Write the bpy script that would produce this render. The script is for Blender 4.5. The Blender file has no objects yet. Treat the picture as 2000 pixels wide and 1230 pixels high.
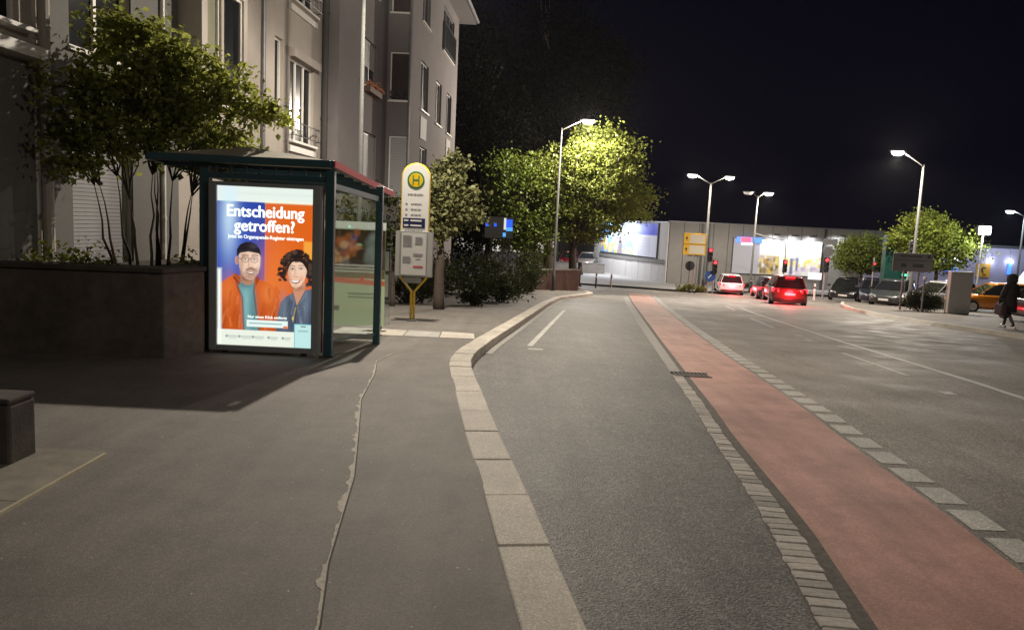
import bpy, bmesh, math, random
import numpy as np
from mathutils import Vector, Matrix
random.seed(7); RNG = np.random.default_rng(11)
S = bpy.context.scene; COL = S.collection
R = math.radians

# ------------------------------------------------------------------ camera, world, exposure
cam = bpy.data.objects.new('camera', bpy.data.cameras.new('camera')); COL.objects.link(cam)
cam.data.sensor_width = 36.0; cam.data.lens = 36.0 * 1480 / 2000
cam.data.clip_start = 0.05; cam.data.clip_end = 1500
cam.matrix_world = Matrix.Translation((0, 0, 1.7)) @ Matrix.Rotation(R(90 - 6.93), 4, 'X') @ Matrix.Rotation(R(2.7), 4, 'Z')
S.camera = cam
W = bpy.data.worlds.new('World'); S.world = W; W.use_nodes = True
bgn = W.node_tree.nodes['Background']
bgn.inputs[0].default_value = (0.28, 0.25, 0.85, 1); bgn.inputs[1].default_value = 0.0055
S.view_settings.view_transform = 'Standard'; S.view_settings.look = 'None'
S.view_settings.gamma = 1; S.view_settings.use_curve_mapping = False; S.view_settings.exposure = 0.0
S.render.engine = 'CYCLES'
S.cycles.use_denoising = True
S.cycles.max_bounces = 5; S.cycles.diffuse_bounces = 3; S.cycles.glossy_bounces = 3
S.cycles.transmission_bounces = 4; S.cycles.transparent_max_bounces = 16
S.cycles.sample_clamp_indirect = 3.0; S.cycles.caustics_reflective = False; S.cycles.caustics_refractive = False
LAMP = (1.0, 0.885, 0.74)           # colour of the street lamps

# ------------------------------------------------------------------ ground profile (the street runs downhill)
KP = [(-60, 0), (5, 0), (8, -.05), (11, -.18), (16, -.45), (28, -1.11), (40, -1.78), (48, -2.22), (54, -2.55), (60, -2.75), (66, -2.85), (300, -2.85)]
KY = [k[0] for k in KP]; KZ = [k[1] for k in KP]
def G(y): return float(np.interp(y, KY, KZ))

# ------------------------------------------------------------------ helpers
class MB:
    def __init__(s): s.v = []; s.f = []
    def add(s, vs, fs):
        b = len(s.v); s.v.extend([tuple(map(float, v)) for v in vs]); s.f.extend([tuple(b + i for i in f) for f in fs]); return s
    def box(s, x0, y0, z0, x1, y1, z1):
        return s.add([(x0,y0,z0),(x1,y0,z0),(x1,y1,z0),(x0,y1,z0),(x0,y0,z1),(x1,y0,z1),(x1,y1,z1),(x0,y1,z1)],
                     [(0,3,2,1),(4,5,6,7),(0,1,5,4),(1,2,6,5),(2,3,7,6),(3,0,4,7)])
    def hexa(s, b, t):
        return s.add(list(b) + list(t), [(0,3,2,1),(4,5,6,7),(0,1,5,4),(1,2,6,5),(2,3,7,6),(3,0,4,7)])
    def bar(s, a, b, w, h=None, up=(0,0,1)):
        a, b = Vector(a), Vector(b); d = (b - a).normalized(); h = h or w
        x = d.cross(Vector(up))
        if x.length < 1e-4: x = d.cross(Vector((0,1,0)))
        x.normalize(); y = x.cross(d); x *= w/2; y *= h/2
        return s.hexa([a-x-y, a+x-y, a+x+y, a-x+y], [b-x-y, b+x-y, b+x+y, b-x+y])
    def tube(s, pts, rs, n=8, caps=True):
        pts = [Vector(p) for p in pts]
        if not hasattr(rs, '__len__'): rs = [rs] * len(pts)
        vs = []; fs = []; prev = None
        for i, p in enumerate(pts):
            d = (pts[min(i+1, len(pts)-1)] - pts[max(i-1, 0)]).normalized()
            if prev is None:
                x = d.cross(Vector((0,0,1)))
                if x.length < 1e-3: x = Vector((1,0,0))
            else: x = prev - d * prev.dot(d)
            x.normalize(); prev = x; y = d.cross(x)
            for k in range(n):
                a = 2*math.pi*k/n; vs.append(p + (x*math.cos(a) + y*math.sin(a)) * rs[i])
        for i in range(len(pts)-1):
            for k in range(n):
                k2 = (k+1) % n; fs.append((i*n+k, i*n+k2, (i+1)*n+k2, (i+1)*n+k))
        if caps: fs.append(tuple(reversed(range(n)))); fs.append(tuple((len(pts)-1)*n + k for k in range(n)))
        return s.add(vs, fs)
    def lathe(s, prof, c=(0,0,0), n=16):
        vs = []; fs = []
        for r, z in prof:
            for k in range(n):
                a = 2*math.pi*k/n; vs.append((c[0]+r*math.cos(a), c[1]+r*math.sin(a), c[2]+z))
        for i in range(len(prof)-1):
            for k in range(n):
                k2 = (k+1) % n; fs.append((i*n+k, i*n+k2, (i+1)*n+k2, (i+1)*n+k))
        fs.append(tuple(reversed(range(n)))); fs.append(tuple((len(prof)-1)*n + k for k in range(n)))
        return s.add(vs, fs)
    def plate(s, poly, y0, y1):
        """poly in local x,z, extruded from y0 to y1"""
        n = len(poly)
        vs = [(x, y0, z) for x, z in poly] + [(x, y1, z) for x, z in poly]
        fs = [tuple(range(n)), tuple(reversed(range(n, 2*n)))] + [(i, i+n, (i+1) % n + n, (i+1) % n) for i in range(n)]
        return s.add(vs, fs)
    def slab(s, poly, z0, z1):
        n = len(poly)
        vs = [(x, y, z0) for x, y in poly] + [(x, y, z1) for x, y in poly]
        fs = [tuple(reversed(range(n))), tuple(range(n, 2*n))] + [(i, (i+1) % n, (i+1) % n + n, i+n) for i in range(n)]
        return s.add(vs, fs)
    def disc_y(s, cx, y0, y1, cz, r, n=20):
        return s.plate([(cx + r*math.cos(2*math.pi*k/n), cz + r*math.sin(2*math.pi*k/n)) for k in range(n)], y0, y1)
    def mesh(s, name, mat):
        me = bpy.data.meshes.new(name); me.from_pydata(s.v, [], s.f); me.materials.append(mat); me.validate(); return me
    def build(s, name, mat, parent=None, loc=None, rz=0, smooth=False, bevel=0, sub=0, fix=True):
        me = s.mesh(name, mat)
        if fix:
            bm = bmesh.new(); bm.from_mesh(me); bmesh.ops.recalc_face_normals(bm, faces=bm.faces); bm.to_mesh(me); bm.free()
        o = link(name, me, parent, loc, rz)
        if smooth: me.polygons.foreach_set('use_smooth', [True]*len(me.polygons))
        if bevel:
            m = o.modifiers.new('bevel', 'BEVEL'); m.width = bevel; m.segments = 2; m.limit_method = 'ANGLE'
        if sub:
            m = o.modifiers.new('sub', 'SUBSURF'); m.levels = sub; m.render_levels = sub
        return o
def link(name, data, parent=None, loc=None, rz=0):
    o = bpy.data.objects.new(name, data); COL.objects.link(o)
    if parent is not None: o.parent = parent
    if loc is not None: o.location = loc
    if rz: o.rotation_euler = (0, 0, rz)
    return o
def tag(o, label=None, cat=None, group=None, kind=None):
    if label: o['label'] = label
    if cat: o['category'] = cat
    if group: o['group'] = group
    if kind: o['kind'] = kind
    return o
def thing(name, label, cat, loc, rz=0, group=None):
    return tag(link(name, None, None, loc, rz), label, cat, group)
def dup(root, loc, rz, label=None, group=None):
    r = root.copy(); COL.objects.link(r); r.location = loc; r.rotation_euler = (0, 0, rz)
    if label: r['label'] = label
    if group: r['group'] = group
    for ch in list(root.children):
        c = ch.copy(); COL.objects.link(c); c.parent = r
        for g in list(ch.children):
            d = g.copy(); COL.objects.link(d); d.parent = c
    return r

# ------------------------------------------------------------------ materials
MATS = {}
def mat(name, base=(.5,.5,.5), rough=.6, metal=0, var=0, vscale=4, bump=0, bscale=60, spec=None, coat=0, var2=0, v2scale=.6, rvar=0, vcol=None, speck=0, sscale=90, streak=0, orand=0):
    if name in MATS: return MATS[name]
    m = bpy.data.materials.new(name); m.use_nodes = True; MATS[name] = m
    N, L = m.node_tree.nodes, m.node_tree.links; p = N['Principled BSDF']
    p.inputs['Base Color'].default_value = (*base, 1); p.inputs['Roughness'].default_value = rough; p.inputs['Metallic'].default_value = metal
    if spec is not None: p.inputs['Specular IOR Level'].default_value = spec
    if coat: p.inputs['Coat Weight'].default_value = coat; p.inputs['Coat Roughness'].default_value = .08
    tc = N.new('ShaderNodeTexCoord')
    cur = None
    for amt, sc, det in ((var, vscale, 6), (var2, v2scale, 3)):
        if not amt: continue
        nz = N.new('ShaderNodeTexNoise'); nz.inputs['Scale'].default_value = sc; nz.inputs['Detail'].default_value = det
        nz.inputs['Roughness'].default_value = .65
        L.new(tc.outputs['Object'], nz.inputs['Vector'])
        mr = N.new('ShaderNodeMapRange'); mr.inputs[1].default_value = .28; mr.inputs[2].default_value = .72
        mr.inputs[3].default_value = 1 - amt; mr.inputs[4].default_value = 1 + amt
        L.new(nz.outputs['Fac'], mr.inputs[0])
        mx = N.new('ShaderNodeMix'); mx.data_type = 'RGBA'; mx.blend_type = 'MULTIPLY'; mx.inputs[0].default_value = 1
        if cur is None: mx.inputs[6].default_value = (*base, 1)
        else: L.new(cur, mx.inputs[6])
        L.new(mr.outputs[0], mx.inputs[7]); cur = mx.outputs[2]
    def mul(fac, lo, hi, a=0., b_=1.):
        nonlocal cur
        mr = N.new('ShaderNodeMapRange'); mr.inputs[1].default_value = a; mr.inputs[2].default_value = b_; mr.inputs[3].default_value = lo; mr.inputs[4].default_value = hi
        L.new(fac, mr.inputs[0]); mx = N.new('ShaderNodeMix'); mx.data_type = 'RGBA'; mx.blend_type = 'MULTIPLY'; mx.inputs[0].default_value = 1
        if cur is None: mx.inputs[6].default_value = (*base, 1)
        else: L.new(cur, mx.inputs[6])
        L.new(mr.outputs[0], mx.inputs[7]); cur = mx.outputs[2]
    if orand:
        oi = N.new('ShaderNodeObjectInfo'); mul(oi.outputs['Random'], 1 - orand, 1 + orand)
    if speck:
        vo = N.new('ShaderNodeTexVoronoi'); vo.inputs['Scale'].default_value = sscale; L.new(tc.outputs['Object'], vo.inputs['Vector'])
        sp = N.new('ShaderNodeSeparateColor'); L.new(vo.outputs['Color'], sp.inputs[0])
        pw = N.new('ShaderNodeMath'); pw.operation = 'POWER'; pw.inputs[1].default_value = 2.2; L.new(sp.outputs[0], pw.inputs[0]); mul(pw.outputs[0], 1 - speck*.55, 1 + speck*1.2)
    if streak:
        mpn = N.new('ShaderNodeMapping'); mpn.inputs['Scale'].default_value = (3.2, .35, 1); mpn.inputs['Rotation'].default_value = (0, 0, .1); L.new(tc.outputs['Object'], mpn.inputs['Vector'])
        nz = N.new('ShaderNodeTexNoise'); nz.inputs['Scale'].default_value = 1.6; nz.inputs['Detail'].default_value = 6; nz.inputs['Roughness'].default_value = .62; L.new(mpn.outputs[0], nz.inputs['Vector']); mul(nz.outputs['Fac'], 1 - streak, 1 + streak, .3, .7)
        n2 = N.new('ShaderNodeTexNoise'); n2.inputs['Scale'].default_value = 2.6; n2.inputs['Detail'].default_value = 7; n2.inputs['Roughness'].default_value = .7; L.new(tc.outputs['Object'], n2.inputs['Vector']); mul(n2.outputs['Fac'], 1 - streak*.9, 1 + streak*.35, .36, .5)
    if vcol:
        at = N.new('ShaderNodeVertexColor'); at.layer_name = vcol; cur = at.outputs['Color']
    if cur is not None: L.new(cur, p.inputs['Base Color'])
    if rvar:
        nz = N.new('ShaderNodeTexNoise'); nz.inputs['Scale'].default_value = 1.3; nz.inputs['Detail'].default_value = 5
        L.new(tc.outputs['Object'], nz.inputs['Vector'])
        mr = N.new('ShaderNodeMapRange'); mr.inputs[1].default_value = .3; mr.inputs[2].default_value = .7
        mr.inputs[3].default_value = rough - rvar; mr.inputs[4].default_value = rough + rvar
        L.new(nz.outputs['Fac'], mr.inputs[0]); L.new(mr.outputs[0], p.inputs['Roughness'])
    if bump:
        nb = N.new('ShaderNodeTexNoise'); nb.inputs['Scale'].default_value = bscale; nb.inputs['Detail'].default_value = 4
        L.new(tc.outputs['Object'], nb.inputs['Vector'])
        bp = N.new('ShaderNodeBump'); bp.inputs['Strength'].default_value = bump; bp.inputs['Distance'].default_value = .01
        L.new(nb.outputs['Fac'], bp.inputs['Height']); L.new(bp.outputs[0], p.inputs['Normal'])
    return m
def emit(name, col=(1,1,1), st=1):
    if name in MATS: return MATS[name]
    m = bpy.data.materials.new(name); m.use_nodes = True; MATS[name] = m
    p = m.node_tree.nodes['Principled BSDF']; p.inputs['Base Color'].default_value = (*[c*.5 for c in col], 1)
    p.inputs['Emission Color'].default_value = (*col, 1); p.inputs['Emission Strength'].default_value = st
    return m
def emit_vcol(name, st):
    m = bpy.data.materials.new(name); m.use_nodes = True; N, L = m.node_tree.nodes, m.node_tree.links
    p = N['Principled BSDF']; at = N.new('ShaderNodeVertexColor'); at.layer_name = 'print'
    p.inputs['Base Color'].default_value = (.03,.03,.03,1); p.inputs['Roughness'].default_value = .2
    L.new(at.outputs['Color'], p.inputs['Emission Color']); p.inputs['Emission Strength'].default_value = st
    return m
def glass(name, tint=(.93,.97,.96), rough=.02, clear=.97):
    m = bpy.data.materials.new(name); m.use_nodes = True; N, L = m.node_tree.nodes, m.node_tree.links
    N.remove(N['Principled BSDF']); out = N['Material Output']
    t = N.new('ShaderNodeBsdfTransparent'); t.inputs[0].default_value = (*[c*clear for c in tint], 1)
    g = N.new('ShaderNodeBsdfGlossy'); g.inputs['Roughness'].default_value = rough; g.inputs[0].default_value = (.9,.9,.9,1)
    fr = N.new('ShaderNodeFresnel'); fr.inputs['IOR'].default_value = 1.5
    gm = N.new('ShaderNodeNewGeometry'); iv = N.new('ShaderNodeMath'); iv.operation = 'SUBTRACT'; iv.inputs[0].default_value = 1; L.new(gm.outputs['Backfacing'], iv.inputs[1])
    ff = N.new('ShaderNodeMath'); ff.operation = 'MULTIPLY'; L.new(fr.outputs[0], ff.inputs[0]); L.new(iv.outputs[0], ff.inputs[1])
    mx = N.new('ShaderNodeMixShader'); L.new(ff.outputs[0], mx.inputs[0]); L.new(t.outputs[0], mx.inputs[1]); L.new(g.outputs[0], mx.inputs[2])
    L.new(mx.outputs[0], out.inputs[0]); return m
def leafmat(name, base, var=.35, trans=.35, hue=.0):
    m = bpy.data.materials.new(name); m.use_nodes = True; N, L = m.node_tree.nodes, m.node_tree.links
    N.remove(N['Principled BSDF']); out = N['Material Output']
    geo = N.new('ShaderNodeNewGeometry'); rp = N.new('ShaderNodeValToRGB')
    rp.color_ramp.elements[0].color = (*[c*(1-var) for c in base], 1)
    rp.color_ramp.elements[1].color = (base[0]*(1+var*1.2), base[1]*(1+var), base[2]*(1+var*.4), 1)
    L.new(geo.outputs['Random Per Island'], rp.inputs[0])
    d = N.new('ShaderNodeBsdfDiffuse'); t = N.new('ShaderNodeBsdfTranslucent'); g = N.new('ShaderNodeBsdfGlossy'); g.inputs['Roughness'].default_value = .45
    L.new(rp.outputs[0], d.inputs[0]); L.new(rp.outputs[0], t.inputs[0])
    m1 = N.new('ShaderNodeMixShader'); m1.inputs[0].default_value = trans; L.new(d.outputs[0], m1.inputs[1]); L.new(t.outputs[0], m1.inputs[2])
    m2 = N.new('ShaderNodeMixShader'); m2.inputs[0].default_value = .02 if trans > .15 else 0.0; L.new(m1.outputs[0], m2.inputs[1]); L.new(g.outputs[0], m2.inputs[2])
    L.new(m2.outputs[0], out.inputs[0]); return m

M_pave = mat('pavement_asphalt', (.150,.137,.122), .75, speck=.26, sscale=120, streak=.12, var=.15, vscale=140, bump=.25, bscale=160, var2=.22, v2scale=.9)
M_bay = mat('bus_bay_asphalt', (.098,.093,.087), .62, speck=.62, sscale=60, streak=.2, var=.3, vscale=30, bump=.8, bscale=70, var2=.22, v2scale=.7)
M_road = mat('road_asphalt', (.20,.185,.168), .68, speck=.5, sscale=90, streak=.14, var=.2, vscale=60, bump=.25, bscale=120, var2=.25, v2scale=.35, rvar=.14, spec=.35)
M_red = mat('red_asphalt', (.365,.205,.172), .6, speck=.2, sscale=110, streak=.15, var=.12, vscale=60, bump=.2, bscale=120, var2=.2, v2scale=1.1)
M_stone = mat('granite', (.46,.42,.36), .7, orand=.12, speck=.35, sscale=150, streak=.10, var=.12, vscale=90, bump=.15, bscale=90, var2=.15, v2scale=1.7)
M_cob = mat('cobble_granite', (.36,.335,.305), .75, orand=.28, speck=.3, sscale=150, var=.25, vscale=40, bump=.3, bscale=60, var2=.25, v2scale=3)
M_mark = mat('road_paint', (.37,.36,.335), .6, speck=.35, sscale=110, streak=.16, var=.15, vscale=40, bump=.1, bscale=90, var2=.12, v2scale=2)
M_worn = mat('worn_road_paint', (.33,.32,.30), .6, var=.45, vscale=14, var2=.2)
M_ground = mat('dark_ground', (.05,.047,.04), .9, var=.3, vscale=3)
M_conc = mat('concrete', (.19,.17,.15), .85, var=.2, vscale=9, bump=.2, bscale=40, var2=.25, v2scale=1.1)
M_dconc = mat('dark_concrete', (.062,.052,.046), .9, var=.3, vscale=5, bump=.25, bscale=40, var2=.4, v2scale=1.2)
M_plaster = mat('cream_plaster', (.435,.395,.355), .9, var=.07, vscale=30, bump=.12, bscale=120, var2=.11, v2scale=.8)
M_plaster2 = mat('mauve_plaster', (.165,.148,.15), .9, var=.05, vscale=30, bump=.12, bscale=120, var2=.11, v2scale=.8)
M_white = mat('white_paint', (.74,.72,.68), .5, var=.05, vscale=8)
M_dgrey = mat('dark_metal', (.06,.065,.07), .45, metal=.3, var=.1)
M_grey = mat('galvanised_steel', (.42,.42,.42), .45, metal=.6, var=.12, vscale=6)
M_zinc = mat('zinc', (.22,.22,.23), .5, metal=.5, var=.15, vscale=5)
M_pane = mat('dark_window_pane', (.012,.013,.015), .22, spec=.07)
M_teal = mat('teal_paint', (.035,.095,.118), .38, var=.12, vscale=10)
M_bark = mat('bark', (.075,.058,.045), .95, var=.3, vscale=20, bump=.6, bscale=40)
M_black = mat('black_plastic', (.012,.012,.013), .4)
M_rubber = mat('rubber', (.012,.012,.012), .8)
M_soil = mat('soil', (.03,.024,.018), 1, var=.4, vscale=20, bump=.5, bscale=30)
M_yellow = mat('yellow_paint', (.72,.48,.015), .4, var=.06)
M_glass = glass('clear_glass')

# ------------------------------------------------------------------ street lamps: light sources
def lamp_light(loc, power, col=LAMP, r=.12, name='street_light', parent=None, spot=None, aim=None, blend=.6):
    d = bpy.data.lights.new(name, 'SPOT' if spot else 'POINT'); d.energy = power; d.color = col; d.shadow_soft_size = r
    if spot: d.spot_size = R(spot); d.spot_blend = blend
    o = bpy.data.objects.new(name, d); COL.objects.link(o); o.location = loc
    if aim is not None: o.rotation_euler = (Vector(aim) - Vector(loc)).to_track_quat('-Z', 'Y').to_euler()
    return o
def wide_light(loc, power, col=LAMP, r=.1, name='street_light', shield=0, p=((0,.12),(.15,.2),(.3,.42),(.4,.58),(.48,.58),(.6,.57),(.8,.5),(1,.46))):
    """downward street-lamp optics: intensity grows towards the horizon, cut off above it"""
    o = lamp_light(loc, power, col, r, name); d = o.data; d.use_nodes = True
    N, L = d.node_tree.nodes, d.node_tree.links; e = N['Emission']
    tc = N.new('ShaderNodeTexCoord'); sx = N.new('ShaderNodeSeparateXYZ'); L.new(tc.outputs['Normal'], sx.inputs[0])
    ab = N.new('ShaderNodeMath'); ab.operation = 'ABSOLUTE'; L.new(sx.outputs['Z'], ab.inputs[0])
    fc = N.new('ShaderNodeFloatCurve'); cv = fc.mapping.curves[0]; PTS = p
    cv.points[0].location = PTS[0]; cv.points[1].location = PTS[-1]
    for q in PTS[1:-1]: cv.points.new(*q)
    fc.mapping.update(); L.new(ab.outputs[0], fc.inputs['Value'])
    if shield:
        mr = N.new('ShaderNodeMapRange'); mr.inputs[1].default_value = -.85; mr.inputs[2].default_value = -.15; mr.inputs[3].default_value = 1 - shield; mr.inputs[4].default_value = 1
        L.new(sx.outputs['X'], mr.inputs[0]); m0 = N.new('ShaderNodeMath'); m0.operation = 'MULTIPLY'; L.new(fc.outputs[0], m0.inputs[0]); L.new(mr.outputs[0], m0.inputs[1]); fco = m0.outputs[0]
    else: fco = fc.outputs[0]
    ml = N.new('ShaderNodeMath'); ml.operation = 'MULTIPLY'; ml.inputs[1].default_value = 4.0; L.new(fco, ml.inputs[0])
    L.new(ml.outputs[0], e.inputs['Strength'])
    return o

# ------------------------------------------------------------------ the ground surfaces
KB = [(-6,1.35),(-2,.75),(0,.5),(3.02,.1),(3.78,-.01),(4.62,-.13),(5.3,-.23),(6.03,-.34),(7.48,-.53),(8.6,-.68),(9.28,-.755),(9.97,-.80),(10.6,-.79),(11.2,-.74),(12.67,-.6),(17.26,-.06),(26.67,1.01),(31.96,1.75),(35,2.55),(37,3.2),(39,3.75),(41,4.05),(43,4.0),(44.5,3.3),(45.3,2.2),(46,-12)]
def kb(y): return float(np.interp(y, [p[0] for p in KB], [p[1] for p in KB]))
CL = [(-6,.78),(0,1.2),(3.35,1.52),(4.84,1.71),(6.79,1.88),(10.34,2.25),(19.97,3.34),(31.9,4.78),(45,6.5)]
RL = [(-6,1.02),(0,1.42),(3.37,1.79),(4.52,1.93),(6.83,2.09),(10.4,2.47),(15.56,3.09),(20,3.64),(32,5.12),(48,7.25)]
RR = [(-6,2.2),(0,2.62),(4.27,2.97),(5.18,3.03),(7.02,3.16),(8.88,3.34),(13.12,3.76),(20,4.62),(30.4,6.02),(48,8.6)]
DO = [(-6,2.55),(0,2.95),(4.85,3.28),(6.25,3.37),(13.06,3.97),(20,4.85),(26.6,5.72),(48,8.9)]
SL = [(-6,5.0),(4,6.1),(9.67,6.69),(17.91,7.65),(28.27,9.11),(40,11.2)]
DL = [(-6,3.7),(5,5.3),(11.44,6.08),(14.43,6.41),(20.71,7.23),(25.13,7.95),(34,9.6)]
KR = [(-30,11.5),(10,13.6),(20,14.15),(24.4,14.25),(28,14.5),(31.64,15.1),(36,16.1),(41,17.8),(46,20),(48,22.5),(49.5,40)]
def itp(t, y): return float(np.interp(y, [p[0] for p in t], [p[1] for p in t]))
def strip(name, xl, xr, y0, y1, off, m, step=.5, nx=1, parent=None, label=None, lift=0):
    b = MB(); n = max(2, int(round((y1 - y0) / step)) + 1); ys = np.linspace(y0, y1, n)
    for y in ys:
        a, c = xl(y), xr(y)
        for k in range(nx + 1): b.v.append((a + (c - a) * k / nx, float(y), G(y) + off + lift))
    for i in range(n - 1):
        for k in range(nx):
            q = i * (nx + 1) + k; b.f.append((q, q + 1, q + nx + 2, q + nx + 1))
    o = b.build(name, m, parent, fix=False)
    if parent is None: tag(o, label, kind='structure')
    return o
ROAD = -.13
strip('ground', lambda y: -150, lambda y: 300, -60, 300, -.30, M_ground, step=2, nx=4, label='dark ground beyond the streets')
carriageway = strip('carriageway', lambda y: kb(y) + .2 if y < 45 else -60, lambda y: itp(KR, y) + .05 if y < 47 else 60, -12, 66, ROAD, M_road, nx=4, label='grey asphalt road running downhill to the junction')
strip('bus_bay', lambda y: kb(y) + .25, lambda y: itp(CL, y) + .03, -6, 33, ROAD + .002, M_bay, label='coarse dark asphalt of the bus bay')
strip('bike_lane', lambda y: itp(RL, y), lambda y: itp(RR, y), -6, 46, ROAD + .003, M_red, label='red asphalt cycle lane between bus bay and road')
pavement = strip('pavement', lambda y: -40, lambda y: kb(y) + .02, -12, 46, 0, M_pave, nx=4, label='asphalt pavement with the bus shelter')
strip('forecourt', lambda y: itp(KR, y), lambda y: 80, -12, 49, 0, M_pave, nx=3, label='pavement and parking forecourt across the road')
def kr_drop(y): return float(np.interp(y, [24.5, 26, 31, 33], [0, 1, 1, 0]))
b = MB(); ysk = np.arange(-10, 48.1, .5)
for y in ysk:
    d_ = kr_drop(y); x = itp(KR, y); b.v += [(x - .02 - .25*d_, y, G(y) + ROAD - .02), (x - .02*(1-d_), y, G(y) + .006), (x + .16, y, G(y) + .006)]
for i in range(len(ysk)-1): q = i*3; b.f += [(q, q+3, q+4, q+1), (q+1, q+4, q+5, q+2)]
tag(b.build('far_kerb', M_stone, fix=False), 'pale kerb along the far side of the road with a dropped driveway', kind='structure')
b = MB()
fp = [(-14,61.2),(3,60),(8.5,57.2),(12.6,54.6),(15.2,55.2),(17,58.3),(40,58.6),(40,66),(14,66),(9,90),(-14,90)]
for x, y in fp: b.v.append((x, y, G(y) + .004))
b.f.append(tuple(range(len(fp)))); 
far_pave = tag(b.build('far_pavement', mat('pale_paving', (.30,.29,.28), .7, var=.15, vscale=8), fix=False), 'pale paving in front of the billboard wall', kind='structure')

# markings (each its own part of the road)
def mark(xf, y0, y1, w, name, m, off=ROAD + .0035, parent=carriageway): return strip(name, lambda y: xf(y) - w/2, lambda y: xf(y) + w/2, y0, y1, off, m, step=.5, parent=parent)
y = -2.0; k = 0
while y < 44:
    L0, gp = .355, .125
    def xl(t): return itp(RR, t) + .045
    def xr(t): return itp(RR, t) + .045 + max(.225, itp(DO, t) - itp(RR, t) - .05)
    strip('lane_dash', xl, xr, y, y + L0, ROAD + .003, M_mark, step=.2, parent=carriageway)
    y += L0 + gp; k += 1
mark(lambda y: itp(SL, y), -4, 33, .12, 'solid_line', M_mark)
for a, c in ((-1, 2.2), (5.2, 8.2), (11.4, 14.5), (20.7, 25.2), (30, 34)): mark(lambda y: itp(DL, y), a, c, .09, 'dashed_line', M_worn)
for a, c, dx in ((9.7, 9.95, -.1), (16.8, 17.3, .0), (18.2, 18.6, .1)): mark(lambda y: itp(DL, y) + dx, a, c, .16, 'worn_mark', M_worn)
mark(lambda y: .33 + (y - 13.06) * .119, 13.1, 24.6, .1, 'bay_line', M_mark)
mark(lambda y: .42, 12.55, 12.72, .26, 'bay_mark', M_worn)
# kerb: one stone after the other
kerb = tag(link('kerb', None, None, (0,0,0)), 'pale granite kerb between pavement and bus bay', kind='structure')
pts = []
ys = np.concatenate([np.arange(-6, 45.3, .05)])
path = np.array([(kb(y), y) for y in ys]); seg = np.r_[0, np.cumsum(np.hypot(*np.diff(path, axis=0).T))]
def pat(d): return np.interp(d, seg, path[:, 0]), np.interp(d, seg, path[:, 1])
d = 0.0; i = 0
while d < seg[-1] - .3:
    Ls = .82 * (1 + .12 * RNG.uniform(-1, 1)); curved = 8.6 < pat(d)[1] < 11.4
    if curved: Ls = .42
    e = min(d + Ls - .009, seg[-1]); dz = RNG.uniform(-.003, .004) + .004
    ring = []
    wdt = .285
    ns = 3 if curved else 2
    b = MB(); ds = np.linspace(d, e, ns)
    rows = []
    for q in ds:
        x, yy = pat(q); x2, y2 = pat(q + .03); tx, ty = x2 - x, y2 - yy; l = math.hypot(tx, ty) or 1; nx, ny = ty / l, -tx / l
        jx = RNG.uniform(-.004, .004)
        rows.append([(x + jx, yy, G(yy) - .35), (x + nx*wdt + jx, yy + ny*wdt, G(yy) - .35), (x + nx*wdt + jx, yy + ny*wdt, G(yy + ny*wdt) + dz), (x + jx, yy, G(yy) + dz)])
    for r_ in rows: b.v.extend(r_)
    for s_ in range(ns - 1):
        o_ = s_ * 4
        b.f += [(o_, o_+1, o_+5, o_+4), (o_+1, o_+2, o_+6, o_+5), (o_+2, o_+3, o_+7, o_+6), (o_+3, o_, o_+4, o_+7)]
    b.f += [(0,3,2,1), tuple(4*(ns-1) + t for t in range(4))]
    b.build('kerbstone', M_stone, kerb, bevel=.012)
    d += Ls
strip('kerb_channel', lambda y: kb(y) + .29, lambda y: kb(y) + .42, 11.6, 34, ROAD + .010, mat('pale_channel', (.27,.26,.24), .7, var=.2, vscale=20), parent=kerb)

# gutter of cobbles along the cycle lane
gutter = tag(link('gutter', None, None, (0,0,0)), 'cobbled gutter strip beside the red cycle lane', kind='structure')
gl, gr = lambda y: itp(CL, y), lambda y: itp(RL, y) - .065
cobs = []
for v in range(6):
    b = MB(); n = 8; w, l = .5, .5
    lo = [(-.5,-.5),(0,-.52),(.5,-.5),(.51,0),(.5,.5),(0,.51),(-.5,.5),(-.51,0)]
    j = RNG.uniform(-.035, .035, (8, 2))
    b.v = [(x + j[i][0], y_ + j[i][1], -.06) for i, (x, y_) in enumerate(lo)] + [(x*.96 + j[i][0], y_*.97 + j[i][1], .002) for i, (x, y_) in enumerate(lo)] + [(x*.86 + j[i][0], y_*.84 + j[i][1], .008) for i, (x, y_) in enumerate(lo)]
    for s_ in range(2):
        b.f += [(s_*8+i, s_*8+(i+1) % 8, s_*8+8+(i+1) % 8, s_*8+8+i) for i in range(8)]
    b.f.append(tuple(range(16, 24)))
    cobs.append(b.mesh('cobble', M_cob))
y = -1.0; i = 0
while y < 10.15:
    st = .088 + RNG.uniform(0, .022)
    o = link('cobble', cobs[i % 6], gutter, ((gl(y) + gr(y)) / 2 + RNG.uniform(-.006,.006), y + st/2, G(y) + ROAD + RNG.uniform(-.002, .004)), RNG.uniform(-.06, .06) - .1)
    o.scale = ((gr(y) - gl(y)) * RNG.uniform(.92, 1.02), st * .97, 1)
    y += st; i += 1
strip('gutter_joint', lambda y: gl(y) - .01, gr, -1, 10.2, ROAD + .003, mat('gutter_joint', (.10,.092,.082), .9, var=.3, vscale=30), parent=gutter)
strip('gutter_edge', gr, lambda y: itp(RL, y) + .01, -6, 44, ROAD + .004, mat('gutter_edge', (.10,.09,.078), .85, var=.5, vscale=25), parent=gutter)
strip('gutter_slab', gl, gr, 10.5, 40, ROAD + .005, mat('gutter_slab', (.25,.24,.23), .7, var=.2, vscale=12), parent=gutter)
b = MB(); yd = 10.33
for k in range(9):
    x = 2.28 + k * .055; b.box(x, yd - .13, -.03, x + .03, yd + .13, .012)
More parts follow.
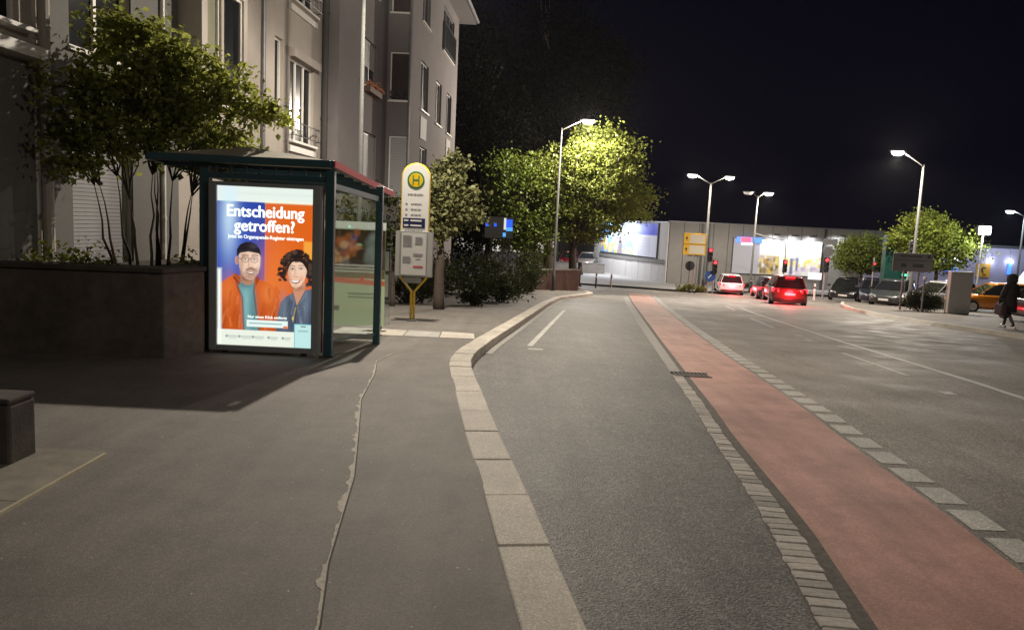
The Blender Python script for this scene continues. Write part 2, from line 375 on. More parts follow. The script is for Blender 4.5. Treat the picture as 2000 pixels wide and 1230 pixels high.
b.box(2.26, yd - .15, -.04, 2.77, yd - .13, .014); b.box(2.26, yd + .13, -.04, 2.77, yd + .15, .014)
b.v = [(x, y_, z + G(yd) + ROAD + .006) for x, y_, z in b.v]
b.build('drain_grate', mat('cast_iron', (.085,.08,.075), .7), gutter)

# pavement details: seam, paving strip, slab, debris
b = MB(); SM = [(-.2,-.55),(2.95,-.74),(3.55,-.85),(4.81,-.99),(5.7,-1.15),(7.06,-1.40),(8.4,-1.52),(9.42,-1.68),(10.2,-1.6),(10.6,-1.42)]
ys = np.arange(-.2, 10.5, .02); wv = np.full(len(ys), .010) + RNG.uniform(-.004, .004, len(ys))
for _ in range(46):
    c = RNG.uniform(0, 10.4); s_ = RNG.uniform(.02, .09); wv += RNG.uniform(.006, .034) * np.exp(-((ys - c) / s_)**4) * (1 if c < 8 else .4)
for _ in range(9):
    c = RNG.uniform(.5, 9.5); wv[np.abs(ys - c) < RNG.uniform(.02, .08)] = .003
for y_, w in zip(ys, wv):
    x = itp([(p[0], p[1]) for p in SM], y_); b.v += [(x - w, y_, G(y_) + .002), (x + .007 + RNG.uniform(0,.003), y_, G(y_) + .002)]
for i in range(len(ys) - 1): b.f.append((2*i, 2*i+1, 2*i+3, 2*i+2))
jn = MB()
for y_ in ys[::3]: x = itp(SM, y_); jn.v += [(x + .004, y_, G(y_) + .0026), (x + .013, y_, G(y_) + .0026)]
for i in range(len(jn.v)//2 - 1): jn.f.append((2*i, 2*i+1, 2*i+3, 2*i+2))
jn.build('pavement_joint', mat('joint_dark', (.045,.042,.038), .9, var=.4, vscale=40), pavement, fix=False)
b.build('pavement_seam', mat('seam_filler', (.46,.42,.36), .8, var=.35, vscale=25), pavement, fix=False)
for k in range(4):
    x0 = -3.0 + k * .6
    b = MB(); b.v = [(x0 + .008, 12.35 + k*.06, 0), (x0 + .592, 12.41 + k*.06, 0), (x0 + .53, 13.5, 0), (x0 - .05, 13.6, 0)]
    if x0 + .6 > -.55: b.v[1] = (-.63, 12.6, 0); b.v[2] = (-.54, 13.5, 0)
    b.v = [(x, y_, G(y_) + .006) for x, y_, z in b.v]; b.f = [(0,1,2,3)]
    b.build('paving_slab', M_stone if k % 2 else M_mark, pavement, fix=False)
for k in range(6):
    b = MB(); y0 = -.6 + k * .94; b.box(-3.6, y0, -.05, -2.735 + .0*k, y0 + .932, .012)
    b.v = [(x, y_, z + .004) for x, y_, z in b.v]
    b.build('edging_slab', mat('pale_slab', (.205,.19,.155), .85, var=.25, vscale=6, bump=.2, bscale=50, var2=.25), pavement)
b = MB(); b.box(-2.733, -.6, -.05, -2.712, 5.0, .018); b.build('edging_strip', mat('metal_edge', (.42,.37,.27), .6, var=.2, vscale=12), pavement)
b = MB()
for _ in range(170):
    y_ = RNG.uniform(2.6, 10); x = RNG.uniform(-2.6, kb(y_) + (0 if RNG.uniform() < .75 else 2.2)); r = RNG.uniform(.0025, .007) * (1.7 if RNG.uniform() < .05 else 1)
    if kb(y_) < x < kb(y_) + .3: continue
    z = G(y_) + (.001 if x < kb(y_) else ROAD + .004); a = RNG.uniform(0, 6.3)
    n = 5; b.add([(x + r*math.cos(a + t*6.283/n)*RNG.uniform(.6, 1.3), y_ + r*math.sin(a + t*6.283/n)*RNG.uniform(.6, 1.3), z) for t in range(n)] + [(x, y_, z + r*.1)], [(t, (t+1) % n, n) for t in range(n)])
tag(b.build('grit', mat('pale_grit', (.6,.56,.48), .8, var=.3, vscale=50), fix=False), 'pale grit and blossom crumbs scattered over the asphalt', 'grit', kind='stuff')
# oil stains, gum and patches
def blotch(b, x, y, r, off, sq=1.0, n=14):
    z = off; ph = RNG.uniform(0, 6.3); k = [RNG.uniform(.7, 1.25) for _ in range(n)]
    vs = []
    for t in range(n):
        a = ph + 6.283*t/n; xx, yy = x + r*k[t]*math.cos(a), y + r*k[t]*sq*math.sin(a); vs.append((xx, yy, G(yy) + z))
    b.add(vs, [tuple(range(n))])
# ------------------------------------------------------------------ buildings
def facade(mb, p0, d, s0, s1, z0, z1, ops, depth=.16):
    """wall plane with real openings: front faces plus reveals. d = unit direction, outward normal = (d.y, -d.x)"""
    nx, ny = d[1], -d[0]
    def P(s, z, q=0): return (p0[0] + d[0]*s - nx*q, p0[1] + d[1]*s - ny*q, z)
    ss = sorted({s0, s1, *[o[0] for o in ops], *[o[1] for o in ops]}); zs = sorted({z0, z1, *[o[2] for o in ops], *[o[3] for o in ops]})
    ss = [s for s in ss if s0 <= s <= s1]; zs = [z for z in zs if z0 <= z <= z1]
    for i in range(len(ss)-1):
        for j in range(len(zs)-1):
            cs, cz = (ss[i]+ss[i+1])/2, (zs[j]+zs[j+1])/2
            if any(o[0] < cs < o[1] and o[2] < cz < o[3] for o in ops): continue
            mb.add([P(ss[i], zs[j]), P(ss[i+1], zs[j]), P(ss[i+1], zs[j+1]), P(ss[i], zs[j+1])], [(0,1,2,3)])
    for a, b_, c, e in ops:
        mb.add([P(a,c),P(b_,c),P(b_,e),P(a,e),P(a,c,depth),P(b_,c,depth),P(b_,e,depth),P(a,e,depth)], [(0,4,5,1),(1,5,6,2),(2,6,7,3),(3,7,4,0)])
class Bld:
    def __init__(s, root): s.r = root; s.l = root.location
    def part(s, mb, name, m, parent=None, **k):
        mb.v = [(x - s.l[0], y - s.l[1], z - s.l[2]) for x, y, z in mb.v]
        return mb.build(name, m, parent or s.r, **k)
    def fbox(s, p0, d, s0, s1, z0, z1, q0, q1, mb=None):
        """box on a facade: along s, height z, outward q"""
        mb = mb or MB(); nx, ny = d[1], -d[0]
        def P(a, q, z): return (p0[0]+d[0]*a+nx*q, p0[1]+d[1]*a+ny*q, z)
        return mb.hexa([P(s0,q0,z0),P(s1,q0,z0),P(s1,q1,z0),P(s0,q1,z0)], [P(s0,q0,z1),P(s1,q0,z1),P(s1,q1,z1),P(s0,q1,z1)])
    def window(s, p0, d, o, bars=1, fr=.055, mframe=None, mpane=None, sill=True, q=-.13, mid=None, sillq=.07, lintel=False, shutter=0):
        a, b_, c, e = o; mf = mframe or M_white; mp = mpane or M_pane
        mb = MB()
        for (x0, x1, z0, z1) in [(a, a+fr, c, e), (b_-fr, b_, c, e), (a+fr, b_-fr, c, c+fr), (a+fr, b_-fr, e-fr, e)]: s.fbox(p0, d, x0, x1, z0, z1, q, q+.06, mb)
        for k in range(bars):
            x = a + (b_-a)*(k+1)/(bars+1); s.fbox(p0, d, x-fr*.6, x+fr*.6, c+fr, e-fr, q, q+.055, mb)
        if mid:
            s.fbox(p0, d, a+fr, b_-fr, c+mid-fr*.5, c+mid+fr*.5, q+.003, q+.05, mb)
        w = s.part(mb, 'window', mf)
        top = e - fr
        if shutter:
            n = max(2, int((e-c)*shutter/.055))
            for k in range(n): s.part(s.fbox(p0, d, a+fr, b_-fr, e-fr-(k+1)*.055+.006, e-fr-k*.055, q+.03, q+.045), 'slat', mat('grey_blind', (.33,.33,.34), .6), w)
        s.part(s.fbox(p0, d, a+fr*.5, b_-fr*.5, c+fr*.5, e-fr*.5, q+.008, q+.02), 'pane', mp, w)
        if sill: s.part(s.fbox(p0, d, a-.05, b_+.05, c-.05, c+.0, -.14, sillq), 'sill', mf if sill == 'w' else M_white, w)
        if lintel: s.part(s.fbox(p0, d, a-.02, b_+.25, e+.003, e+.2, -.1, .12), 'lintel', M_plaster, w)
        return w
def unit(x, y): l = math.hypot(x, y); return (x/l, y/l)

dA = unit(.06, 1); pA = (-5.4, 19.5)
rootA = thing('apartment_building', 'cream rendered apartment house with white windows behind the bus shelter', 'apartment house', (-8, 14, -.6)); A = Bld(rootA)
opsA = [(-1.2,.52,3.40,5.32), (-1.2,.52,6.62,8.4), (-2.15,-1.66,3.72,5.57), (-2.15,-1.66,6.8,8.5), (-4.25,-3.72,3.72,5.66), (-4.25,-3.72,6.7,8.6),
        (-11.6,-10.2,3.72,5.5), (-9.3,-7.9,.3,2.5), (-9.3,-7.9,3.72,5.4), (-4.2,-3.2,.6,2.3), (-1.1,.5,.5,2.4), (-15.5,-13.8,3.7,5.5), (-15.5,-13.8,.6,2.4)]
w = MB(); facade(w, pA, dA, -20, 1.25, -1, 9.9, opsA)
x1, y1 = pA[0]+dA[0]*1.25, pA[1]+dA[1]*1.25; x0, y0 = pA[0]-dA[0]*20, pA[1]-dA[1]*20
w.add([(x0,y0,-1),(x0-9,y0,-1),(x0-9,y0,9.9),(x0,y0,9.9)], [(0,3,2,1)]); w.add([(x1,y1,-1),(x1-9,y1,-1),(x1-9,y1,9.9),(x1,y1,9.9)], [(0,1,2,3)])
A.part(w, 'wall', M_plaster, fix=False)
b = MB(); b.hexa([(x0-9,y0-.3,9.9),(x0+.5,y0-.3,9.9),(x1+.5,y1,9.9),(x1-9,y1,9.9)], [(x0-5,y0-.3,12.5),(x0-4.6,y0-.3,12.5),(x1-4.6,y1,12.5),(x1-5,y1,12.5)])
A.part(b, 'roof', mat('roof_tile', (.10,.05,.04), .8, var=.3, vscale=9))
# interior backs so that windows read as dark rooms
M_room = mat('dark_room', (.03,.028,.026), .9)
b = MB(); A.fbox(pA, dA, -19.9, 1.2, -.9, 9.8, -.6, -.55, b); A.part(b, 'inner_wall', M_room)
wf = A.window(pA, dA, opsA[0], bars=2, lintel=True, sillq=.12); wf['label'] = 'french window with white frames and a low steel rail'
for q in (opsA[1],): A.window(pA, dA, q, bars=2, sillq=.12)
for c in (3.40, 6.62):
    rl = MB()
    for z in (c + .42, c + .12):
        pts = [(s_, q_) for s_, q_ in ((-1.24, .02), (-1.24, .16), (.62, .16), (.62, .02))]
        nx, ny = dA[1], -dA[0]
        rl.tube([(pA[0]+dA[0]*a+nx*q, pA[1]+dA[1]*a+ny*q, z) for a, q in pts], .013, 6)
    for s_ in np.linspace(-1.1, .5, 6): rl.tube([(pA[0]+dA[0]*s_+dA[1]*.16, pA[1]+dA[1]*s_-dA[0]*.16, z) for z in (c+.12, c+.42)], .007, 5)
    if c > 6:
        for s_ in np.linspace(-1.0, .4, 7):  # scroll work of the upper railing
            rl.tube([(pA[0]+dA[0]*(s_+.09*math.cos(t))+dA[1]*.16, pA[1]+dA[1]*(s_+.09*math.cos(t))-dA[0]*.16, c+.27+.1*math.sin(t)) for t in np.linspace(0, 5.4, 10)], .008, 5)
    A.part(rl, 'railing', M_zinc, smooth=True)
    A.part(A.fbox(pA, dA, -1.28, .62, c-.26, c-.12, .0, .055), 'sill_band', M_white)
A.window(pA, dA, opsA[2], bars=0); A.window(pA, dA, opsA[3], bars=0)
A.window(pA, dA, opsA[4], bars=0); A.window(pA, dA, opsA[5], bars=0)
A.window(pA, dA, opsA[6], bars=1, sillq=.2); A.window(pA, dA, opsA[7], bars=0, shutter=.97, sill=False)
A.window(pA, dA, opsA[8], bars=1); A.window(pA, dA, opsA[9], bars=1); A.window(pA, dA, opsA[10], bars=2, shutter=.5); A.window(pA, dA, opsA[11], bars=1); A.window(pA, dA, opsA[12], bars=1)
b = MB(); A.fbox(pA, dA, -12.2, -10.1, 3.36, 3.5, .0, .28, b); A.part(b, 'ledge', M_white)
b = MB(); A.fbox(pA, dA, -9.75, -9.32, -.9, 9.8, .004, .03, b); A.fbox(pA, dA, -13.6, -10.02, -.9, 3.34, .004, .03, b); A.fbox(pA, dA, -7.88, -6.5, -.9, 9.8, .004, .03, b); A.fbox(pA, dA, -9.32, -7.88, 5.45, 9.8, .004, .03, b); A.fbox(pA, dA, -9.32, -7.88, 2.55, 3.66, .004, .03, b); A.part(b, 'darker_facade_panel', mat('darker_facade_panel', (.15,.147,.14), .9, var=.06, vscale=20))  # thin panels over the facade, a darker grey than the plaster
# oriel bay
nx, ny = dA[1], -dA[0]
pO = (pA[0]+nx*.42, pA[1]+ny*.42)
opsO = [(-6.25,-5.72,3.75,5.75), (-5.62,-4.78,3.75,5.55), (-6.25,-5.72,6.8,8.6), (-5.62,-4.78,6.8,8.6)]
w = MB(); facade(w, pO, dA, -6.45, -4.62, 3.2, 9.9, opsO, depth=.12)
for s_ in (-6.45, -4.62):
    w.add([(pA[0]+dA[0]*s_+nx*q, pA[1]+dA[1]*s_+ny*q, z) for q, z in ((0,3.2),(.42,3.2),(.42,9.9),(0,9.9))], [(0,1,2,3)])
w.add([(pA[0]+dA[0]*s_+nx*q, pA[1]+dA[1]*s_+ny*q, 3.2) for s_, q in ((-6.45,0),(-4.62,0),(-4.62,.42),(-6.45,.42))], [(0,1,2,3)])
A.part(w, 'oriel', M_plaster)
M_curt = mat('net_curtain', (.24,.24,.17), .9, var=.1)
A.window(pO, dA, opsO[0], bars=0, mpane=M_curt, q=-.1); A.window(pO, dA, opsO[1], bars=0, q=-.1); A.window(pO, dA, opsO[2], bars=0, q=-.1); A.window(pO, dA, opsO[3], bars=0, q=-.1)
A.part(A.fbox(pA, dA, -6.5, -4.55, 3.48, 3.58, 0, .5), 'oriel_sill', M_white)
for s_, r, m, nm in ((-2.93,.045,M_zinc,'downpipe'), (1.12,.085,mat('dark_pipe',(.05,.048,.046),.6),'downpipe'), (-9.9,.07,M_plaster,'downpipe'), (-7.05,.04,M_white,'downpipe')):
    b = MB(); q = r + .02; x, y = pA[0]+dA[0]*s_+nx*q, pA[1]+dA[1]*s_+ny*q
    b.tube([(x,y,-.5),(x,y,9.8)], r, 10)
    for z in (1.5, 4.2, 6.9): b.lathe([(r*1.2,-.03),(r*1.2,.03)], (x,y,z), 10)
    A.part(b, nm, m, smooth=False)

# second house, set forward, with the projecting bay further down
rootB = thing('apartment_building', 'mauve grey apartment house with projecting bay and overhanging eaves', 'apartment house', (-8, 28, -1.2)); Bb = Bld(rootB)
pB = (-4.95, 20.5)
opsB = [(2.95,4.5,5.62,7.0), (3.05,4.6,2.3,4.26), (2.95,4.5,8.5,9.9)]
w = MB(); facade(w, pB, dA, .35, 5.91, -2, 11.0, opsB)
xs, ys_ = pB[0]+dA[0]*.35, pB[1]+dA[1]*.35
w.add([(xs,ys_,-2),(xs-8,ys_,-2),(xs-8,ys_,11),(xs,ys_,11)], [(0,1,2,3)])
pC = (-4.6, 26.4); dC = (1, 0); opsC = [(.1,.75,5.62,7.22), (.12,.74,2.3,4.45), (.1,.75,8.5,10.2)]
facade(w, pC, dC, 0, .82, -2, 11, opsC)
pD = (-3.78, 26.4); dD = unit(.062, 1); opsD = [(1.7,3.2,5.63,7.35), (1.9,3.3,2.4,4.33), (7.7,9.1,5.5,7.22), (4.9,6.3,5.55,7.25), (6.2,9.2,8.7,10.5), (1.7,3.2,8.7,10.4), (7.7,9.0,2.2,4.0)]
facade(w, pD, dD, 0, 10.6, -2, 11, opsD)
xe, ye = pD[0]+dD[0]*10.6, pD[1]+dD[1]*10.6
w.add([(xe,ye,-2),(xe-9,ye,-2),(xe-9,ye,11),(xe,ye,11)], [(0,1,2,3)])
Bb.part(w, 'wall', M_plaster2, fix=False)
for o, kw in ((opsB[0], dict(bars=1, shutter=.55)), (opsB[1], dict(bars=1, shutter=.95)), (opsB[2], dict(bars=1))): Bb.window(pB, dA, o, mframe=M_zinc, **kw)
M_red_curt = mat('red_curtain', (.04,.024,.023), .9, var=.25, vscale=6)
Bb.window(pC, dC, opsC[0], bars=0, mpane=M_red_curt, sill=True, fr=.04); Bb.window(pC, dC, opsC[1], bars=0, shutter=.95, fr=.04); Bb.window(pC, dC, opsC[2], bars=0, fr=.04, mpane=M_red_curt)
pl = MB()
for k in range(4):
    x = pC[0] + .17 + k*.16; pl.lathe([(.04,0),(.05,.08)], (x, 26.37, 5.69), 8)
    for j in range(5):
        a = RNG.uniform(0, 6.3); pl.bar((x, 26.37, 5.76), (x+.06*math.cos(a), 26.37+.03*math.sin(a), 5.88+RNG.uniform(0,.1)), .02, .008)
Bb.part(pl, 'window_plants', M_black)
for i, o in enumerate(opsD): Bb.window(pD, dD, o, bars=2 if i == 4 else 1, mframe=M_zinc if i != 3 else M_white, fr=.05)
M_spand = mat('spandrel', (.30,.29,.28), .7)
b = MB(); Bb.fbox(pD, dD, 1.75, 2.95, 4.6, 5.4, .003, .03, b); Bb.part(b, 'spandrel_panel', M_spand)
b = MB(); Bb.fbox(pD, dD, 7.8, 9.0, 4.3, 5.25, .003, .03, b); Bb.part(b, 'spandrel_panel', M_spand)
b = MB()
for z in (8.75, 9.75): Bb.fbox(pD, dD, 6.1, 9.3, z, z+.05, .05, .1, b)
for k in range(28): Bb.fbox(pD, dD, 6.15+k*.114, 6.17+k*.114, 8.8, 9.75, .065, .085, b)
for sx in (6.1, 9.25): Bb.fbox(pD, dD, sx, sx+.05, 8.7, 9.8, 0, .1, b)
Bb.part(b, 'balcony_railing', M_dgrey)
fb = MB(); Bb.fbox(pB, dA, 2.95, 4.45, 5.42, 5.60, .02, .2, fb); box_ = Bb.part(fb, 'flower_box', mat('terracotta', (.14,.08,.06), .8))
fl = MB()
for _ in range(160):
    s_, q, z = RNG.uniform(2.95, 4.45), RNG.uniform(.0, .26), 5.6 + abs(RNG.normal(0, .07)); x, y = pB[0]+dA[0]*s_+dA[1]*q, pB[1]+dA[1]*s_-dA[0]*q
    r = .035; a = RNG.uniform(0, 6.3); fl.add([(x+r*math.cos(a),y,z+r*math.sin(a)),(x-r*math.sin(a),y+.02,z+r*math.cos(a)),(x-r*math.cos(a),y,z-r*math.sin(a)),(x+r*math.sin(a),y-.02,z-r*math.cos(a))], [(0,1,2,3)])
fo = Bb.part(fl, 'flowers', mat('orange_flowers', (.50,.20,.10), .8, var=.3, vscale=30), box_, fix=False); fo['kind'] = 'stuff'
b = MB(); hz = 11
pe0 = (pD[0]-dD[0]*.6+.75, pD[1]-.6); pe1 = (xe+.78, ye+.7)
b.hexa([(pe0[0]-9,pe0[1],hz),(pe0[0],pe0[1],hz),(pe1[0],pe1[1],hz),(pe1[0]-9,pe1[1],hz)], [(pe0[0]-5,pe0[1],hz+3),(pe0[0]-.05,pe0[1],hz+.2),(pe1[0]-.05,pe1[1],hz+.2),(pe1[0]-5,pe1[1],hz+3)])
b.hexa([(xs-8,20.5,hz),(-4.4,20.5,hz),(-4.05,25.8,hz),(xs-8,25.8,hz)], [(xs-5,20.5,hz+2.5),(-4.45,20.5,hz+.2),(-4.1,25.8,hz+.2),(xs-5,25.8,hz+2.5)])
Bb.part(b, 'roof', mat('eaves_grey', (.16,.15,.15), .7))
b = MB(); b.tube([(pe0[0]+.06,pe0[1],hz+.12),(pe1[0]+.06,pe1[1],hz+.12)], .08, 8); Bb.part(b, 'gutter_pipe', M_zinc)
b = MB(); b.tube([(pC[0]+.78,26.3,-.8),(pC[0]+.78,26.3,10.9)], .05, 8); Bb.part(b, 'downpipe', M_zinc)
b = MB(); Bb.fbox(pB, dA, .5, 5.8, -1.9, 10.9, -.6, -.55, b); Bb.fbox(pD, dD, .3, 10.5, -1.9, 10.9, -.62, -.57, b); Bb.fbox(pC, dC, 0, .75, -1.9, 10.9, -.35, -.3, b); Bb.part(b, 'inner_wall', M_room)

# ------------------------------------------------------------------ planter wall, low block
M_plw = mat('planter_concrete', (.105,.086,.073), .9, var=.3, vscale=6, bump=.25, bscale=40, var2=.35, v2scale=1.3)
pt = thing('planter', 'long dark concrete planter wall holding the multi-stemmed tree', 'planter', (-5, 10, 0))
def local(mb, root): mb.v = [(x-root.location[0], y-root.location[1], z-root.location[2]) for x, y, z in mb.v]; return mb
b = MB(); b.slab([(-12,8.2),(-4.09,8.82),(-3.86,9.42),(-4.0,9.8),(-4.0,12.2),(-4.28,12.2),(-4.28,9.7),(-4.2,9.15),(-12,8.5)], -.3, .92)
local(b, pt).build('wall', M_plw, pt, bevel=.02)
b = MB(); b.slab([(-12,8.15),(-4.07,8.78),(-3.83,9.43),(-3.97,9.8),(-3.97,12.2),(-4.32,12.2),(-4.32,9.72),(-4.24,9.2),(-12,8.55)], .923, .98)
local(b, pt).build('coping', M_dconc, pt, bevel=.012)
b = MB(); b.slab([(-12,8.5),(-4.23,9.15),(-4.30,9.7),(-4.30,12.15),(-5.6,12.15),(-6.0,8.6)], .3, .86); local(b, pt).build('soil', M_soil, pt)
blk = thing('low_wall', 'dark end of a low garden wall by the pale edging slabs', 'low wall', (-3.7, 4.8, 0))
b = MB(); b.box(-1.6,-.12,-.1,.54,.15,.40); b.build('wall', M_dconc, blk, bevel=.02)
b = MB(); b.box(-1.6,-.12,.403,.54,.15,.44); b.build('coping', M_dconc, blk, bevel=.012)

# ------------------------------------------------------------------ lettering
def text(body, size, m, parent, at, bold=0.0, align='CENTER', name='lettering', sx=1.0, rot=(math.pi/2,0,0), th=.0006):
    cu = bpy.data.curves.new('t', 'FONT'); cu.body = body; cu.size = size; cu.align_x = align; cu.align_y = 'CENTER'; cu.offset = bold*size; cu.extrude = th; cu.resolution_u = 3
    o = bpy.data.objects.new('t', cu); COL.objects.link(o); dg = bpy.context.evaluated_depsgraph_get(); dg.update()
    me = bpy.data.meshes.new_from_object(o.evaluated_get(dg)); bpy.data.objects.remove(o); bpy.data.curves.remove(cu)
    me.materials.clear(); me.materials.append(m)
    me.transform(Matrix.Translation(at) @ Matrix.Rotation(rot[2],4,'Z') @ Matrix.Rotation(rot[0],4,'X') @ Matrix.Diagonal((sx,1,1,1)))
    return link(name, me, parent)
# printed pictures as vertex-coloured sheets
def s2l(c): c = np.asarray(c, float)/255; return np.where(c <= .04045, c/12.92, ((c+.055)/1.055)**2.4)
class Art:
    def __init__(s, w, h, nu, bg):
        s.nu, s.nv = nu, int(nu*h/w); s.w, s.h = w, h
        s.x, s.y = np.meshgrid((np.arange(s.nu)+.5)/s.nu, (np.arange(s.nv)+.5)/s.nv*h/w); s.c = np.ones((s.nv, s.nu, 3))*s2l(bg); s.px = 1/s.nu
    def put(s, d, col, a=1, soft=1.0):
        m = np.clip(.5 - d/(s.px*soft*1.4), 0, 1)[..., None]*a; s.c = s.c*(1-m) + s2l(col)*m
    def rect(s, x0, y0, x1, y1, col, a=1, soft=1): s.put(np.maximum(np.maximum(x0-s.x, s.x-x1), np.maximum(y0-s.y, s.y-y1)), col, a, soft)
    def ell(s, cx, cy, rx, ry, col, a=1, soft=1, rot=0):
        X, Y = s.x-cx, s.y-cy; c, n = math.cos(rot), math.sin(rot); X, Y = X*c+Y*n, -X*n+Y*c
        s.put((np.sqrt((X/rx)**2+(Y/ry)**2)-1)*min(rx, ry), col, a, soft)
    def poly(s, P, col, a=1, soft=1):
        P = np.array(P); ins = np.zeros(s.x.shape, bool); dm = np.full(s.x.shape, 9.)
        for i in range(len(P)):
            (x0, y0), (x1, y1) = P[i-1], P[i]; t = np.clip(((s.x-x0)*(x1-x0)+(s.y-y0)*(y1-y0))/((x1-x0)**2+(y1-y0)**2+1e-12), 0, 1)
            dm = np.minimum(dm, np.hypot(s.x-x0-t*(x1-x0), s.y-y0-t*(y1-y0)))
            cr = ((y0 > s.y) != (y1 > s.y)) & (s.x < (x1-x0)*(s.y-y0)/((y1-y0) if y1 != y0 else 1e-9)+x0); ins ^= cr
        s.put(np.where(ins, -dm, dm), col, a, soft)
    def line(s, P, w, col, a=1, soft=1):
        dm = np.full(s.x.shape, 9.)
        for (x0, y0), (x1, y1) in zip(P[:-1], P[1:]):
            t = np.clip(((s.x-x0)*(x1-x0)+(s.y-y0)*(y1-y0))/((x1-x0)**2+(y1-y0)**2+1e-12), 0, 1); dm = np.minimum(dm, np.hypot(s.x-x0-t*(x1-x0), s.y-y0-t*(y1-y0)))
        s.put(dm-w/2, col, a, soft)
    def glow(s, cx, cy, rx, ry, col, a): m = (np.exp(-((s.x-cx)/rx)**2-((s.y-cy)/ry)**2)*a)[..., None]; s.c = s.c*(1-m)+s2l(col)*m
    def sheet(s, name, m, parent, P):
        """P(u, v) -> xyz, u right, v down in 0..1"""
        nu, nv = s.nu, s.nv; vs = [P(i/nu, j/nv) for j in range(nv+1) for i in range(nu+1)]
        fs = [(j*(nu+1)+i, (j+1)*(nu+1)+i, (j+1)*(nu+1)+i+1, j*(nu+1)+i+1) for j in range(nv) for i in range(nu)]
        me = bpy.data.meshes.new(name); me.from_pydata(vs, [], fs); me.materials.append(m)
        ca = me.color_attributes.new('print', 'FLOAT_COLOR', 'CORNER')
        col = np.ones((nv*nu, 4, 4)); col[:, :, :3] = s.c.reshape(-1, 1, 3); ca.data.foreach_set('color', col.astype(np.float32).ravel())
        return link(name, me, parent)
# ------------------------------------------------------------------ bus shelter
SH = (-2.34, 9.6, G(9.6)); sh = thing('bus_shelter', 'teal steel bus shelter with a lit advertisement in its end wall', 'bus shelter', SH, -.0)
slope = -.07                                   # the shelter follows the falling pavement
def sy(y): return y*slope
for (x, y, r, nm) in ((0,0,.055,'post'), (.34,1.54,.05,'post'), (-1.58,0.02,.06,'post'), (-1.30,2.9,.05,'post')):
    b = MB(); b.box(x-r, y-r, -.05+sy(y), x+r, y+r, 2.36+sy(y)); b.build(nm, M_teal, sh, bevel=.012)
    b = MB(); b.box(x-r-.03, y-r-.03, sy(y)-.01, x+r+.03, y+r+.03, sy(y)+.02); b.build('foot_plate', M_dgrey, sh)
# roof: folded translucent sheets in a fascia frame
rx0, rx1, ry0, ry1 = -2.22, .04, -.16, 3.0
def rp(x, y, z): return (x + (y-ry0)*.07, y, z + sy(y))
b = MB(); rm = (rx0+rx1)/2 - .1; 
for (ya, yb) in ((ry0+.05,.86),(.87,1.92),(1.93,ry1-.05)):
    b = MB(); ym = (ya+yb)/2
    P0 = [rp(rx0+.05,ya,2.46), rp(rx1-.05,ya,2.46), rp(rx1-.05,yb,2.46), rp(rx0+.05,yb,2.46)]; ap = rp(rm, ym, 2.66)
    b.add(P0+[ap]+[(x,y,z-.012) for x,y,z in P0]+[(ap[0],ap[1],ap[2]-.012)], [(0,1,4),(1,2,4),(2,3,4),(3,0,4),(6,5,9),(7,6,9),(8,7,9),(5,8,9),(0,5,6,1),(1,6,7,2),(2,7,8,3),(3,8,5,0)])
    b.build('roof_panel', mat('roof_sheet', (.44,.41,.35), .6, var=.18, vscale=3), sh)
b = MB()
for (p, q) in (((rx0,ry0),(rx1,ry0)), ((rx1,ry0),(rx1,ry1)), ((rx0,ry1),(rx1,ry1)), ((rx0,ry0),(rx0,ry1))):
    b.bar(rp(*p,2.415), rp(*q,2.415), .07, .09)
b.build('roof_frame', M_teal, sh, bevel=.01)
b = MB(); b.bar(rp(rx1+.042,ry0,2.42), rp(rx1+.042,ry1,2.40), .014, .085); b.build('fascia_strip', mat('red_fascia', (.9,.035,.07), .65), sh)
for k in range(7): y = ry0+.3+k*.42; MB().bar(rp(rx0+.05,y,2.37), rp(rx1-.05,y,2.37), .03, .05).build('roof_rafter', M_teal, sh)
b = MB(); b.box(-1.52,-.035,2.20,-.05,.035,2.27)
for k in range(8): b.box(-1.45+k*.185,-.03,2.27,-1.43+k*.185,.03,2.36)
b.build('end_beam', M_teal, sh)
# light box
b = MB()
for q in ((-1.50,-.10,.04,-1.40,.10,2.16), (-.20,-.10,.04,-.10,.10,2.16), (-1.40,-.10,2.11,-.20,.10,2.16), (-1.40,-.10,.04,-.20,.10,.11)): b.box(*q)
lb = b.build('light_box', mat('frame_paint', (.30,.32,.33), .4), sh, bevel=.008)

for x in (-1.3, -.3): MB().box(x-.04,-.05,-.02,x+.04,.05,.04).build('stand_foot', M_dgrey, lb)
a = Art(1.2, 2.0, 230, (240,240,232))
H = 2.0/1.2
def N_(x, y): return ((x-28)/675, (y-48)/675)
def npl(L): return [N_(*p) for p in L]
a.rect(0, .155, .5, 1.5, (40,66,158)); a.rect(.5, .155, 1, 1.5, (226,98,26))
a.rect(.905, .54, 1, .80, (248,160,62), soft=4); a.glow(.18,.6,.25,.5,(60,100,205),.45); a.glow(.62,.9,.2,.35,(245,130,60),.5)
a.rect(0,0,1,.155,(236,238,232)); a.rect(.18,.06,1,.075,(214,222,216),.5,6); a.rect(.5,.135,.98,.156,(255,246,215),.8,5)
a.glow(.12,.3,.09,.4,(214,235,255),.75)  # glare of the light box tubes, painted pale into the print

def L_(P, w, c, al=1, so=1): a.line(npl(P), w, c, al, so)
def E_(x, y, rx, ry, c, al=1, so=1, rot=0): a.ell(*N_(x, y), rx/675, ry/675, c, al, so, rot)
def P_(P, c, al=1, so=1): a.poly(npl(P), c, al, so)
def GL(x, y, rx, ry, c, al): a.glow(*N_(x, y), rx/675, ry/675, c, al)
